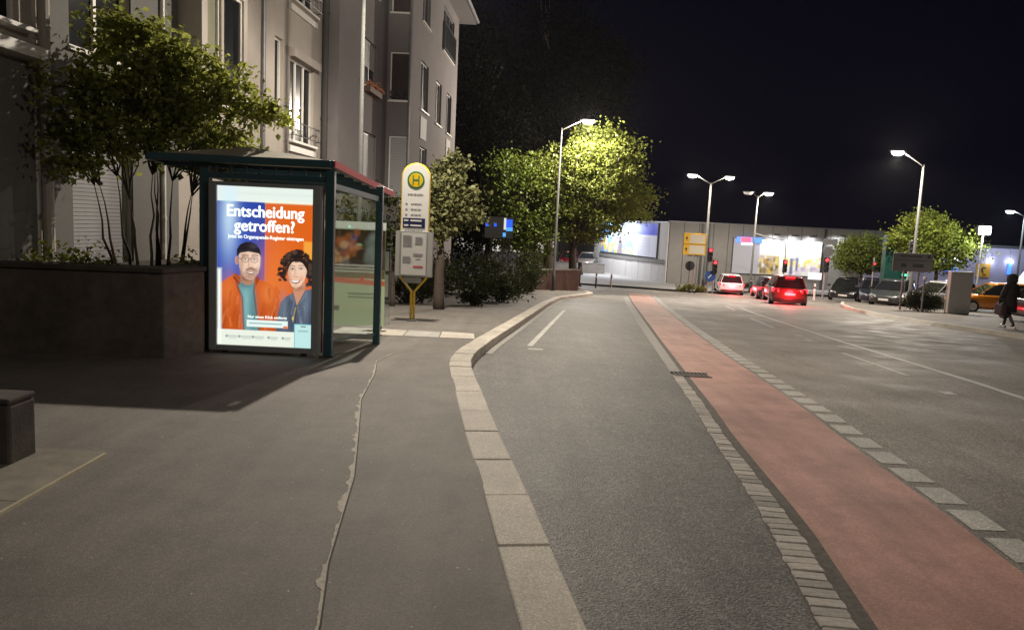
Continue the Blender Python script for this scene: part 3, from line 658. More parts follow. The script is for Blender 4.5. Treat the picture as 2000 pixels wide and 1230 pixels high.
# --- man: bomber jacket
J = (214,92,34)
P_([(46,735),(95,700),(150,662),(230,690),(300,686),(352,702),(410,726),(452,768),(472,850),(466,1062),(62,1062),(50,900)], J, 1, 1.4)
GL(110,800,60,120,(236,122,58),.7); GL(390,800,55,90,(242,132,66),.75); GL(70,980,40,140,(160,58,18),.6); GL(440,980,40,140,(172,64,20),.6); GL(160,960,40,160,(176,66,22),.5); GL(350,980,45,140,(186,72,26),.5)
g = np.random.default_rng(4)
for k in range(26):
    x0 = g.choice([g.uniform(70,190), g.uniform(335,455)]); y0 = g.uniform(740,1000); dx = g.uniform(-26,26); dy = g.uniform(30,110)
    L_([(x0,y0),(x0+dx*.6,y0+dy*.5),(x0+dx,y0+dy)], g.uniform(.006,.016), (140,48,14) if g.uniform() < .6 else (250,152,92), g.uniform(.25,.5), 4)
P_([(165,700),(215,716),(290,694),(300,800),(330,1062),(216,1062),(202,850)], (112,156,162), 1, 1.4)
GL(232,900,26,160,(150,192,194),.6); GL(290,930,26,150,(78,118,126),.6); GL(230,735,50,26,(70,104,112),.7)
for k in range(7): L_([(205+k*16,g.uniform(760,900)),(214+k*15,g.uniform(920,1050))], .006, (82,124,132), .4, 3)
L_([(150,668),(176,760),(206,830),(219,1060)], .016, (128,44,14), .85, 3); L_([(294,692),(288,790),(326,1060)], .016, (128,44,14), .85, 3)
P_([(138,690),(158,655),(200,706),(186,742)], (150,54,20), .9, 2); P_([(292,688),(300,662),(330,690),(304,742)], (160,60,24), .9, 2)
L_([(150,668),(196,722)], .008, (236,128,64), .7, 2)
# neck with shade under the jaw
P_([(194,640),(302,640),(290,700),(262,738),(226,740),(190,704)], (188,132,106), 1, 2); GL(245,690,50,22,(112,70,54),.75); GL(285,700,12,26,(214,160,134),.5)
# ear, head
E_(166,566,13,30,(212,152,128),1,1.4); E_(168,568,6,16,(156,98,80),.7,2)
P_([(180,520),(190,500),(322,496),(334,540),(330,600),(318,652),(292,690),(262,704),(230,694),(200,660),(184,612)], (243,200,178), 1, 1.4)
GL(198,600,16,70,(176,122,100),.6); GL(306,570,24,50,(252,214,194),.7); GL(270,530,30,16,(250,210,188),.6); GL(212,540,16,20,(190,132,108),.5)
# beard and moustache
P_([(190,618),(206,652),(228,640),(232,624),(262,612),(300,618),(318,608),(322,640),(300,686),(262,704),(228,692),(200,662)], (150,104,86), .5, 4)
for k in range(70): x = g.uniform(198,314); y = g.uniform(632,700); L_([(x,y),(x+g.uniform(-3,3),y+6)], .004, (104,70,58), .3, 1.5)
P_([(228,628),(262,612),(302,624),(296,634),(262,626),(234,636)], (120,80,64), .75, 2)
P_([(236,646),(262,640),(294,642),(282,662),(254,664)], (150,74,66), .9, 1.6); P_([(242,647),(264,644),(288,645),(278,654),(254,654)], (248,240,232), .95, 1.2)
E_(264,676,22,8,(190,134,112),.5,3)
# nose
P_([(262,556),(272,596),(280,606),(262,614),(248,606),(256,590)], (240,192,168), .9, 2); L_([(252,560),(250,596),(246,606)], .007, (166,108,86), .7, 2); L_([(252,612),(268,616),(280,609)], .006, (134,82,66), .8, 1.6)
# eyes, brows, thin frames
for cx in (226,290):
    GL(cx,552,22,14,(178,122,100),.5); E_(cx,556,11,5,(244,236,230),.95,1.2); E_(cx+1,556,5,5,(52,38,36),1,1); L_([(cx-13,552),(cx,548),(cx+13,551)], .005, (70,46,40), .9, 1.2)
    E_(cx,557,25,22,(96,72,64),.0,1)
    L_([(cx+25*math.cos(t),557+21*math.sin(t)) for t in np.linspace(0,6.283,24)], .0055, (92,70,66), .85, 1.2)
    GL(cx+8,548,8,6,(255,240,230),.35)
L_([(251,552),(258,548),(265,552)], .006, (92,70,66), .9); L_([(202,556),(172,550)], .006, (92,70,66), .9); L_([(206,530),(226,524),(248,530)], .010, (84,56,46), .85, 1.8); L_([(272,529),(292,522),(314,528)], .010, (84,56,46), .85, 1.8)
# rolled wool cap
P_([(166,540),(166,490),(186,456),(222,436),(262,432),(302,448),(328,482),(337,524),(322,512),(250,500),(192,512)], (27,21,27), 1, 1.3)
GL(284,462,34,20,(76,66,78),.65); L_([(170,520),(196,498),(252,487),(318,499),(334,512)], .010, (52,44,54), .8, 2)
for k in range(11): L_([(182+k*14, 500-abs(k-5)*-2.2),(180+k*14.5, 514-abs(k-5)*-2)], .003, (62,54,64), .5, 1.2)
# --- woman: curls behind, shirt
g = np.random.default_rng(9)
for k in range(150):
    t = g.uniform(-2.95,.62); rr = g.uniform(.72,1.16); x = 592+98*rr*math.cos(t); y = 600+104*rr*math.sin(t)
    E_(x, y, g.uniform(9,19), g.uniform(9,19), [(40,27,25),(30,20,20),(54,37,33)][g.integers(3)], .95, 1.3)
for k in range(34): x, y = g.uniform(462,520), g.uniform(590,700); E_(x, y, g.uniform(7,14), g.uniform(7,14), [(40,27,25),(58,40,35)][g.integers(2)], .9, 1.3)
for k in range(30): x, y = g.uniform(664,706), g.uniform(570,730); E_(x, y, g.uniform(8,15), g.uniform(8,15), [(36,24,23),(52,36,32)][g.integers(2)], .95, 1.3)
for k in range(46):
    t = g.uniform(-3.1,.6); x = 592+g.uniform(84,112)*math.cos(t); y = 598+g.uniform(84,112)*math.sin(t); a0 = g.uniform(0,6)
    L_([(x+11*math.cos(q),y+9*math.sin(q)) for q in np.linspace(a0,a0+3.4,7)], .005, (104,74,62), .6, 1.5)
P_([(448,1066),(462,930),(480,850),(520,806),(572,778),(650,762),(706,742),(706,1066)], (86,94,112), 1, 1.4)
GL(500,900,26,120,(124,132,150),.6); GL(560,960,24,120,(56,62,80),.55); GL(660,860,26,110,(120,128,146),.6); GL(695,980,20,120,(52,58,76),.6)
for k in range(24):
    x0 = g.uniform(470,700); y0 = g.uniform(810,980); L_([(x0,y0),(x0+g.uniform(-16,10),y0+g.uniform(40,100))], g.uniform(.005,.012), (52,58,76) if g.uniform() < .6 else (146,154,170), g.uniform(.25,.5), 3)
P_([(566,690),(652,684),(650,770),(594,876),(570,800)], (206,142,116), 1, 1.8); GL(600,742,40,20,(140,86,68),.7)
P_([(566,776),(592,866),(560,834),(536,806)], (104,112,130), 1, 1.5); P_([(652,764),(600,872),(640,826),(676,776)], (110,118,136), 1, 1.5)
L_([(592,870),(584,1062)], .009, (44,50,66), .9, 2); L_([(566,776),(592,868)], .006, (48,54,70), .8, 1.5); L_([(652,766),(598,872)], .006, (48,54,70), .8, 1.5)
L_([(588,884),(576,930),(568,985)], .008, (222,180,96), .8, 2); E_(568,962,7,12,(232,196,120),.9,1.5)
# face
P_([(528,610),(536,566),(568,540),(620,538),(656,566),(664,620),(652,676),(622,726),(590,750),(560,734),(538,692)], (243,196,170), 1, 1.4)
GL(538,650,14,55,(190,134,110),.55); GL(622,600,28,34,(252,212,188),.65); GL(596,566,30,14,(248,206,182),.6); GL(552,672,16,14,(238,146,122),.55); GL(626,670,18,16,(244,158,132),.5); GL(590,742,26,12,(190,132,108),.5)
P_([(524,640),(522,590),(548,548),(592,524),(640,534),(672,574),(676,640),(656,600),(632,566),(596,552),(560,562),(540,590)], (38,26,24), 1, 1.6)
for k in range(14): x, y = g.uniform(540,660), g.uniform(528,556); E_(x, y, 9, 8, (48,33,30), .9, 1.4)
for cx, cy in ((562,612),(622,606)):
    GL(cx,cy-2,18,11,(176,116,92),.45); E_(cx,cy,11,4.5,(240,230,224),.95,1.2); E_(cx,cy,5,4.5,(46,30,28),1,1); L_([(cx-14,cy-1),(cx-4,cy-7),(cx+13,cy-3)], .006, (44,28,26), .95, 1.2); L_([(cx-17,cy-20),(cx-3,cy-26),(cx+17,cy-20)], .007, (66,42,36), .85, 1.5)
P_([(588,612),(596,652),(604,660),(586,667),(572,660),(580,646)], (240,188,162), .9, 2); L_([(582,612),(578,648),(570,658)], .005, (178,116,92), .6, 2); L_([(574,664),(588,669),(602,663)], .005, (150,88,70), .8, 1.4)
P_([(542,682),(566,688),(590,690),(620,682),(610,704),(586,716),(560,708)], (168,64,60), 1, 1.3); P_([(550,687),(570,691),(590,692),(612,686),(602,700),(584,706),(564,702)], (252,248,242), 1, 1.1); L_([(538,668),(534,682),(540,694)], .005, (170,108,88), .6, 1.6); L_([(624,666),(630,680),(624,692)], .005, (178,112,92), .6, 1.6)
# bottom band, link box, phone card; left-edge glare painted into the print
a.rect(0, N_(0,1062)[1], 1, 2, (240,238,226)); a.rect(0,.86,.04,1.7,(252,252,240),1,5)
a.rect(*N_(238,986),*N_(532,1036),(236,244,240)); a.rect(*N_(500,1022),*N_(530,1040),(240,120,84)); a.rect(*N_(256,1006),*N_(490,1014),(90,140,150),.8,2)
for x0, x1 in ((95,170),(185,275),(285,360),(395,460),(498,552)):
    a.rect(*N_(x0+14,1106),*N_(x1,1112),(150,152,150),.8,3); a.rect(*N_(x0+18,1120),*N_(x1-8,1125),(175,176,172),.7,3); a.ell(*N_(x0,1110),.014,.014,(90,96,120),.7,2)
a.rect(*N_(578,1002),*N_(706,1180),(126,196,204)); a.rect(*N_(584,1008),*N_(700,1180),(196,228,228)); a.rect(*N_(625,1016),*N_(662,1022),(30,40,44)); a.rect(*N_(606,1048),*N_(676,1056),(110,150,156),.8,3)
a.c *= .96
po = a.sheet('poster', emit_vcol('lit_poster', 1.3), lb, lambda u, v: (-1.40+1.2*u, -.062, 2.11-2.0*v))
M_wt = emit('white_lettering', (1,.99,.95), 1.5)
def ptx(body, x, y, size, bold, sx=1.0, name='lettering'):
    u, v = N_(x, y); root = None
    for k, (dx, dz) in enumerate(((0,0),(bold,0),(-bold,0),(0,bold*.7),(0,-bold*.7))):
        o = text(body, size, M_wt, po, (-1.40+1.2*u+dx*size, -.0635-.0004*k, 2.11-1.2*v+dz*size), .006, name=name, sx=sx, th=.00012)
        if root is None: root = o
        else:
            bm = bmesh.new(); bm.from_mesh(root.data); bm.from_mesh(o.data); bm.to_mesh(root.data); bm.free(); bpy.data.objects.remove(o)
    return root
ptx('Entscheidung', 365, 222, .205, .022, .90); ptx('getroffen?', 362, 322, .205, .022, .93); ptx('Jetzt im Organspende-Register eintragen', 372, 398, .064, .018, .90); ptx('Nur einen Klick entfernt', 385, 964, .05, .012, 1.0)
b = MB(); b.box(-1.40,-.082,.11,-.20,-.076,2.11); b.build('front_glass', M_glass, lb)
b = MB(); b.box(-.09,-.02,.05,-.075,.02,2.16); b.build('red_edge', mat('red_edge', (.5,.03,.05), .4), lb)
a3 = Art(1.2, 2.0, 60, (214,226,190))
a3.rect(0,0,1,.2,(236,240,236)); a3.rect(0,.2,1,.95,(70,52,42)); a3.ell(.4,.5,.3,.3,(190,110,62),1,2); a3.glow(.45,.55,.12,.15,(230,190,140),.8); a3.poly([(0,1.02),(1,1.08),(1,1.16),(0,1.1)], (214,104,62)); a3.rect(.3,1.35,.9,1.37,(90,100,84)); a3.rect(.3,1.42,.9,1.44,(90,100,84))
a3.sheet('rear_poster', emit_vcol('lit_rear_poster', .9), lb, lambda u, v: (-.20-1.2*u, .062, 2.11-2.0*v))
# side glazing towards the road, back and far wall
def pane3(p, q, z0, z1, name, m=M_glass, t=.01): return MB().bar((p[0],p[1],(z0+z1)/2+sy(p[1])), (q[0],q[1],(z0+z1)/2+sy(q[1])), t, z1-z0).build(name, m, sh)
side = pane3((.02,.06),(.33,1.49),.22,2.12,'glass_pane')
pane3((-1.58,.08),(-1.31,2.84),.22,2.12,'glass_pane'); far = pane3((-1.28,2.88),(.3,3.01),.22,2.12,'glass_pane')
MB().bar((.02,.06,2.17),(.33,1.49,2.17+sy(1.49)),.04,.07).build('glass_rail', M_teal, sh); MB().bar((.02,.06,.2),(.33,1.49,.2+sy(1.49)),.03,.03).build('glass_rail', M_teal, sh)
# printed film on the far end glass, seen through the side glass against the lamp
a2 = Art(1.0, 1.75, 60, (206,222,186))
a2.rect(0,0,1,.13,(232,236,232)); a2.rect(0,.13,1,.80,(74,56,44)); gg = np.random.default_rng(3)
for _ in range(80): a2.ell(.30+gg.normal(0,.11), .45+gg.normal(0,.11), gg.uniform(.02,.06), gg.uniform(.02,.07), [(186,104,58),(214,140,84),(150,78,44),(96,58,38),(230,190,140)][gg.integers(5)], .7, 2, gg.uniform(0,3))
for _ in range(30): a2.ell(.80+gg.normal(0,.06), .52+gg.normal(0,.12), gg.uniform(.03,.07), gg.uniform(.04,.1), [(170,184,184),(150,160,158),(90,84,78)][gg.integers(3)], .6, 4)
a2.rect(0,.80,1,.95,(110,104,66)); a2.poly([(0,.93),(1,.98),(1,1.07),(0,1.02)], (222,112,70)); a2.ell(.15,.90,.03,.03,(240,40,30)); a2.ell(.62,.96,.03,.03,(240,40,30))
for y in (.72,.77,.82): a2.rect(.05,y,.9,y+.024,(250,248,240),.9)
for y in (1.2,1.26): a2.rect(.4,y,.92,y+.02,(90,100,84),.9)
a2.rect(.12,1.42,.26,1.5,(120,126,110))
m2 = bpy.data.materials.new('glass_print'); m2.use_nodes = True; _N, _L = m2.node_tree.nodes, m2.node_tree.links
_N.remove(_N['Principled BSDF']); _v = _N.new('ShaderNodeVertexColor'); _v.layer_name = 'print'; _t = _N.new('ShaderNodeBsdfTranslucent'); _d = _N.new('ShaderNodeBsdfDiffuse'); _c = _N.new('ShaderNodeBsdfTransparent')
_a = _N.new('ShaderNodeMixShader'); _a.inputs[0].default_value = .5; _b = _N.new('ShaderNodeMixShader'); _b.inputs[0].default_value = .06
_L.new(_v.outputs[0], _t.inputs[0]); _L.new(_v.outputs[0], _d.inputs[0]); _L.new(_t.outputs[0], _a.inputs[1]); _L.new(_d.outputs[0], _a.inputs[2]); _L.new(_a.outputs[0], _b.inputs[1]); _L.new(_c.outputs[0], _b.inputs[2]); _L.new(_b.outputs[0], _N['Material Output'].inputs[0])
a2.sheet('glass_print', m2, far, lambda u, v: (-.80+1.0*u, 2.90+.085*u, 1.92-1.72*v+sy(2.9)))
b = MB(); b.box(-1.35,.5,.42,-1.0,2.6,.46); b.v=[(x,y,z+sy(y)) for x,y,z in b.v]; b.build('bench_seat', M_teal, sh)
b = MB()
for y in (.7,2.4): b.box(-1.2,y-.03,0,-1.14,y+.03,.42)
b.v=[(x,y,z+sy(y)) for x,y,z in b.v]; b.build('bench_leg', M_teal, sh)

# ------------------------------------------------------------------ bus stop sign
bs = thing('bus_stop_sign', 'yellow rimmed bus stop sign with round H badge and timetable case', 'bus stop sign', (-2.08, 15.67, G(15.67)))
def arch(w, z0, z1, n=14): return [(-w, z0), (w, z0)] + [(w*math.cos(t), z1-w+w*math.sin(t)) for t in np.linspace(0, math.pi, n)]
b = MB(); b.plate(arch(.275, .98, 3.22), -.03, .03); pan = b.build('sign_panel', mat('sign_white', (.78,.78,.76), .4), bs)
rim = arch(.275,.62,3.22); b = MB(); b.tube([(x, 0, z) for x, z in [rim[0]] + list(reversed(rim[1:]))][::1], .026, 8); 
b = MB(); arc = [(.275, 0, .98)] + [(.275*math.cos(t), 0, 2.945+.275*math.sin(t)) for t in np.linspace(0, math.pi, 16)] + [(-.275, 0, .98)]
b.tube([(.03,0,.0),(.03,0,.62),(.26,0,.9)] + arc + [(-.26,0,.9),(-.03,0,.62),(-.03,0,0)], .025, 8); b.build('frame', M_yellow, bs, smooth=True)
b = MB(); b.disc_y(0,-.036,-.031,2.90,.175,28); b.build('badge_ring', mat('sign_green', (.02,.19,.07), .4), pan)
b = MB(); b.disc_y(0,-.040,-.037,2.90,.142,28); b.build('badge', M_yellow, pan)
b = MB(); b.box(-.07,-.043,2.81,-.045,-.041,2.99); b.box(.045,-.043,2.81,.07,-.041,2.99); b.box(-.045,-.043,2.888,.045,-.041,2.912); b.build('letter_h', mat('sign_green'), pan)
def bars(b, x0, x1, z, h=.022, seed=0):
    x = x0
    r = random.Random(seed)
    while x < x1:
        w = min(r.uniform(.03, .09), x1-x); b.box(x, -.034, z-h/2, x+w*.82, -.031, z+h/2); x += w
M_pg = mat('print_grey', (.28,.28,.3), .5)
for q in ((-.16,.16,2.61,.03,1),(-.20,-.15,2.42,.03,0),(-.09,.13,2.42,.022,4),(-.20,-.15,2.31,.03,1),(-.09,.13,2.31,.022,5),(-.20,-.15,2.20,.03,2),(-.09,.13,2.20,.022,6),(-.2,.17,1.88,.02,9)):
    b = MB(); bars(b, *q); b.build('print_line', M_pg, pan)
b = MB(); b.box(-.245,-.035,1.93,.21,-.031,2.13); nb_ = b.build('night_line_block', mat('navy', (.012,.018,.075), .45), pan)
for z in (2.08, 1.98):
    for x0, x1 in ((-.22,-.13), (-.09,.14)): MB().box(x0,-.038,z-.016,x1,-.036,z+.016).build('night_line', mat('sign_white'), nb_)
b = MB(); b.box(-.37,-.09,.93,.40,-.045,1.86); cs = b.build('timetable_case', mat('case_grey', (.34,.34,.33), .4, metal=.3), bs, bevel=.006)
b = MB(); b.box(-.25,-.095,.97,.26,-.0905,1.83); b.build('timetable', mat('paper', (.62,.61,.6), .7), cs)
b = MB()
for i, (x0, x1, z0, z1) in enumerate(((-.22,-.03,1.55,1.79),(.03,.19,1.60,1.78),(-.22,-.04,1.22,1.36),(.05,.15,1.30,1.33),(.0,.2,1.36,1.43))): 
    n = int((z1-z0)/.02)
    for k in range(n): b.box(x0,-.0985,z0+k*.02,x1-.03*((k*7+i) % 3)/2,-.096,z0+k*.02+.009)
b.build('timetable_print', mat('print_grey'), cs)
b = MB(); b.box(.0,-.099,1.13,.2,-.096,1.16); b.build('red_notice', mat('print_red', (.6,.05,.06), .5), cs)
b = MB(); b.box(-.37,-.1,.95,-.29,-.095,1.84); b.box(.29,-.1,.95,.39,-.095,1.84); b.build('case_door', mat('acrylic_white', (.42,.42,.41), .2), cs)
b = MB(); b.box(-.2,-.06,.80,.17,-.04,.91); b.build('operator_plate', mat('case_grey'), bs)
b = MB(); b.lathe([(.13,0),(.12,.03),(.07,.05)], (0,0,-.01), 12); b.build('foot', M_dgrey, bs)
# ------------------------------------------------------------------ street lamps
M_post = mat('lamp_post_steel', (.055,.055,.052), .8, metal=0, var=.1)
M_lens = emit('lamp_lens', (1,.95,.82), 14)
M_lens_w = emit('white_lamp_lens', (.92,.96,1), 14)
def street_lamp(label, base, h, arms, power, r=.07, col=LAMP, lens=None, group='street lamps', wide=True, armlift=.25, shield=0):
    t = thing('street_lamp', label, 'street lamp', base, 0, group)
    b = MB(); b.tube([(0,0,0),(0,0,.9),(0,0,.92),(0,0,h)], [r*1.35,r*1.3,r*1.05,r*.7], 12); b.build('pole', M_post, t, smooth=True)
    b = MB(); b.lathe([(r*2,0),(r*2,.025),(r*1.4,.03)], n=12); b.build('base_flange', M_zinc, t)
    for ax, ay, pw in arms:
        l = math.hypot(ax, ay); ux, uy = ax/l, ay/l
        b = MB(); b.tube([(0,0,h-.15),(ux*.12,uy*.12,h-.02),(ux*(l-.35),uy*(l-.35),h+armlift)], r*.45, 8); b.build('arm', M_post, t, smooth=True)
        ang = math.atan2(uy, ux); hc = (ux*(l-.02), uy*(l-.02), h+armlift+.03)
        Mx = Matrix.Translation(hc) @ Matrix.Rotation(ang, 4, 'Z')
        b = MB(); prof = [(-.36,.05,.035),(-.25,.11,.05),(0,.15,.06),(.25,.13,.05),(.36,.05,.03)]
        prof = [(x*1.25, w_*1.5, z*1.3) for x, w_, z in prof]
        for x, w_, z in prof: b.v += [tuple(Mx @ Vector(q)) for q in ((x,-w_,0),(x,w_,0),(x,w_*.6,z*1.3),(x,-w_*.6,z*1.3))]
        for i in range(4): q = i*4; b.f += [(q,q+1,q+5,q+4),(q+1,q+2,q+6,q+5),(q+2,q+3,q+7,q+6),(q+3,q,q+4,q+7)]
        b.f += [(0,1,2,3),(16,17,18,19)]
        hd = b.build('lamp_head', M_dgrey, t)
        b = MB(); prof2 = [(.02,-.20),(.12,-.19),(.2,-.15),(.24,-.08),(.25,0)]
        b.lathe(prof2, n=14); b.v = [tuple(Mx @ Vector((x*1.35, y*.85, z))) for x, y, z in b.v]
        if pw: b.build('lens', lens or M_lens, hd)
        else: b.build('lens', mat('dull_lens', (.5,.5,.48), .3), hd); continue
        lr = .06; lp = (base[0]+hc[0], base[1]+hc[1], base[2]+hc[2]-.30)
        (wide_light(lp, pw, col, lr, shield=shield) if wide else lamp_light(lp, pw, col, .1))
    return t
street_lamp('slim pale lamp post rising behind the bus shelter beside the house', (-3.3, 16.0, G(16)), 6.95, [(1.2, -1.15, 1700)], 0, r=.052, armlift=.3, shield=.85)
street_lamp('lamp post beside the brick wall with its head lighting the big tree', (2.11, 40.1, G(40.1)), 8.45, [(1.4, .15, 5200)], 0, r=.065, wide=False, armlift=.45)
street_lamp('double-armed lamp post carrying the yellow direction sign', (13.02, 52, G(52)), 7.45, [(-1.35, -.2, 1100), (1.3, .2, 700)], 0, r=.09, armlift=.42)
street_lamp('lamp post in front of the right billboard with one head lit', (17.5, 56, G(56)), 7.1, [(.75, -.1, 1200), (-.7, .1, 0)], 0, r=.08, armlift=.2)
street_lamp('lamp post rising behind the grey direction board', (20.93, 40, G(40)), 7.45, [(-1.55, -.25, 2600)], 0, r=.08, armlift=.55)
street_lamp('distant lamp post above the purple store wall', (39.7, 60, G(60)), 6.9, [(-1.2, 0, 500)], 0, r=.08, col=(.8,.95,1), lens=M_lens_w)
street_lamp('lamp post across the road, behind the viewpoint and outside the picture', (15.2, -2.0, 0), 7.4, [(-1.6, 0, 1250)], 0, r=.08)
# floodlight mast beside the round-crowned tree
t = thing('floodlight_mast', 'short mast with a glaring white floodlight beside the green tree', 'floodlight', (26.85, 44, G(44)))
b = MB(); b.tube([(0,0,0),(0,0,4.5)], .06, 10); b.build('pole', M_grey, t); b = MB(); b.box(-.36,-.12,4.25,.36,.1,4.8); hd = b.build('lamp_head', M_dgrey, t, bevel=.02)
b = MB(); b.box(-.33,-.16,4.29,.33,-.121,4.76); b.build('lens', emit('flood_lens', (.95,.98,1), 16), hd)
lamp_light((26.85, 43.6, G(44)+4.5), 700, (.95,.97,1), .2)
# ------------------------------------------------------------------ store with billboards at the junction
ZB = -2.95
st = thing('store_building', 'long grey store wall at the junction with two floodlit billboards', 'store', (20, 66, ZB)); ST = Bld(st)
M_panelw = mat('wall_panel', (.20,.19,.182), .75, var=.08, vscale=5, var2=.1, v2scale=.4)
pR = (13.1, 65.2); dR = unit(1, .04); pL = (13.1, 65.2); dL_ = unit(-4.1, 12.8)
b = MB(); b.slab([(13.25,65.4),(32,66.1),(32,90),(5.3,90)], ZB, 2.3); ST.part(b, 'core', M_dconc)
def wallpanels(p0, d, length, zt, widths, flip):
    s_ = 0; i = 0
    while s_ < length - .1:
        w_ = min(widths[i % len(widths)], length - s_)
        b = MB()
        if flip: ST.fbox(p0, (-d[0], -d[1]), -s_-w_+.02, -s_-.02, ZB, zt, .0, .09, b)
        else: ST.fbox(p0, d, s_+.02, s_+w_-.02, ZB, zt, .0, .09 + .01*(i % 2), b)
        ST.part(b, 'wall_panel', M_panelw); s_ += w_; i += 1
wallpanels(pR, dR, 18.6, 2.42, (1.25,1.3), False)
dLr = (-dL_[0], -dL_[1])         # run the left wall so that its outside faces the street
pL2 = (pL[0]+dL_[0]*15.5, pL[1]+dL_[1]*15.5)
s_ = 0
for i in range(12):
    b = MB(); ST.fbox(pL2, dLr, s_+.02, s_+1.27, ZB, 2.32, 0, .09+.01*(i % 2), b); ST.part(b, 'wall_panel', mat('pale_wall_panel', (.55,.53,.52), .75, var=.06, vscale=5)); s_ += 1.292
b = MB(); ST.fbox(pR, dR, -.05, 18.7, 2.425, 2.5, -.3, .16, b); ST.fbox(pL2, dLr, -.1, 15.5, 2.33, 2.41, -.3, .16, b); ST.part(b, 'parapet_cap', M_zinc)
for s_ in (2.75, 3.3, 13.4):
    b = MB(); ST.fbox(pR, dR, s_, s_+.16, ZB, 2.42, .10, .24, b); ST.part(b, 'downpipe', M_dgrey)
b = MB(); ST.fbox(pL2, dLr, 1.5, 15.2, -1.25, -.86, .1, .16, b); ST.part(b, 'wall_band', mat('grey_band', (.2,.195,.185), .8))
# billboards
def clutter(a, x0, y0, x1, y1, n, cols, r0, r1, seed):
    g = np.random.default_rng(seed)
    for _ in range(n): a.ell(g.uniform(x0,x1), g.uniform(y0,y1), g.uniform(r0,r1), g.uniform(r0,r1), cols[g.integers(len(cols))], .85, 1.5)
aL = Art(11.5, 3.15, 130, (150,190,225)); HL = 3.15/11.5
aL.rect(0,0,.3,HL,(110,165,220)); aL.rect(.2,.0,.62,HL*.45,(225,235,245),.9,8)
clutter(aL,.0,HL*.55,.55,HL,60,[(225,190,80),(240,215,130),(200,170,110),(235,225,205),(180,150,90)],.008,.03,3)
aL.poly([(.33,HL),(.36,.09),(.385,.09),(.42,HL)], (150,140,150)); aL.ell(.40,.19,.03,.06,(120,110,120),.8,3); aL.rect(.46,.12,.60,.22,(120,190,225),.9,4); clutter(aL,.48,.22,.6,HL,10,[(235,215,140),(225,190,110)],.01,.02,5)
aL.rect(.63,0,1,HL*.36,(70,80,205)); aL.ell(.75,.03,.09,.05,(190,200,240),.7,10); aL.rect(.63,HL*.36,1,HL,(206,208,222))
for y in np.linspace(HL*.44,HL*.92,8): aL.rect(.69,y,.9,y+.007,(150,150,165),.9,1.2)
m_print = mat('billboard_print', (.5,.5,.5), .5, vcol='print')
def billboard(label, p0, d, s0, s1, z0, z1, art, q=.14):
    nx, ny = d[1], -d[0]; c = (p0[0]+d[0]*(s0+s1)/2+nx*q, p0[1]+d[1]*(s0+s1)/2+ny*q, z0)
    t = thing('billboard', label, 'billboard', c, 0, 'billboards on the store wall'); B_ = Bld(t)
    fr = B_.part(B_.fbox(p0, d, s0, s1, z0, z1, .11, q+.08), 'frame', M_dgrey)
    def P(u, v): a_ = s0+.06+(s1-s0-.12)*u; return (p0[0]+d[0]*a_+nx*(q+.09)-c[0], p0[1]+d[1]*a_+ny*(q+.09)-c[1], z1-.06-(z1-z0-.12)*v-c[2])
    art.sheet('print', m_print, fr, P); return t, B_
def flood(B_, t, p0, d, s, z, power, out=1.1, col=(.92,.95,1), drop=1.2, r=.12):
    nx, ny = d[1], -d[0]
    def Q(a, q, zz): return (p0[0]+d[0]*a+nx*q, p0[1]+d[1]*a+ny*q, zz)
    b = MB(); b.bar(Q(s,.1,z+.1), Q(s,out,z+.25), .05); hd = B_.part(b, 'flood_arm', M_dgrey)
    b = MB(); B_.fbox(p0, d, s-.22, s+.22, z+.12, z+.26, out-.1, out+.12, b); B_.part(b, 'flood_head', M_dgrey, hd)
    o = lamp_light(Q(s, out, z+.06), power, col, r, 'billboard_light', spot=150, aim=Q(s, .1, z-drop), blend=.7)
tL, BL_ = billboard('left billboard with a blue corner and white text column', pL2, dLr, 1.9, 13.9, -.82, 2.28, aL)
for s_ in (4.5, 8.5): flood(BL_, tL, pL2, dLr, s_, 2.3, 1300, out=1.6, drop=2.6)
aR = Art(9.2, 3.3, 120, (165,167,178)); HR = 3.3/9.2
aR.rect(.30,0,1,HR,(226,224,220)); aR.rect(.305,HR*.45,.53,HR,(176,160,120)); clutter(aR,.31,HR*.5,.52,HR*.98,55,[(214,190,70),(120,110,80),(230,226,224),(170,160,175),(90,80,60),(196,150,60)],.006,.026,8)
clutter(aR,.55,HR*.45,1,HR*.75,50,[(222,205,80),(235,222,140),(240,240,240),(214,190,70)],.006,.022,9); clutter(aR,.55,HR*.75,1,HR,45,[(190,170,205),(220,210,225),(230,228,230),(170,160,185)],.008,.028,10)
aR.rect(.655,HR*.5,.685,HR*.97,(70,80,120),.9,1.5); aR.rect(.72,HR*.48,.745,HR*.85,(70,90,140),.9,1.5); aR.rect(.65,HR*.5,.75,HR*.56,(110,120,165),.8,2)
aR.rect(.0,.0,.30,.03,(170,175,205),.7,3)
tR, BR_ = billboard('right billboard of food pictures overexposed by the floods above', pR, dR, 5.5, 13.3, -1.75, 1.35, aR)
for s_ in (9.0, 10.6, 12.2): flood(BR_, tR, pR, dR, s_, 1.55, 260, out=.9)
flood(BR_, tR, pR, dR, 14.6, 1.7, 420, out=1.2, drop=2)
ss_ = thing('shop_sign', 'small lit blue and red sign over the grey left part of the billboard', 'shop sign', (pR[0]+6.8, pR[1]-.3, 1.0)); SS = Bld(ss_)
SS.part(SS.fbox(pR, dR, 5.75, 7.95, .95, 1.42, .26, .36), 'sign_box', emit('sign_blue', (.10,.25,.95), 1.6))
SS.part(SS.fbox(pR, dR, 6.1, 7.0, .97, 1.40, .362, .38), 'sign_face', emit('sign_red', (1,.12,.2), 1.6))
SS.part(SS.fbox(pR, dR, 6.2, 7.2, .74, .93, .26, .34), 'white_strip', emit('sign_whitebar', (1,1,1), 1.4))
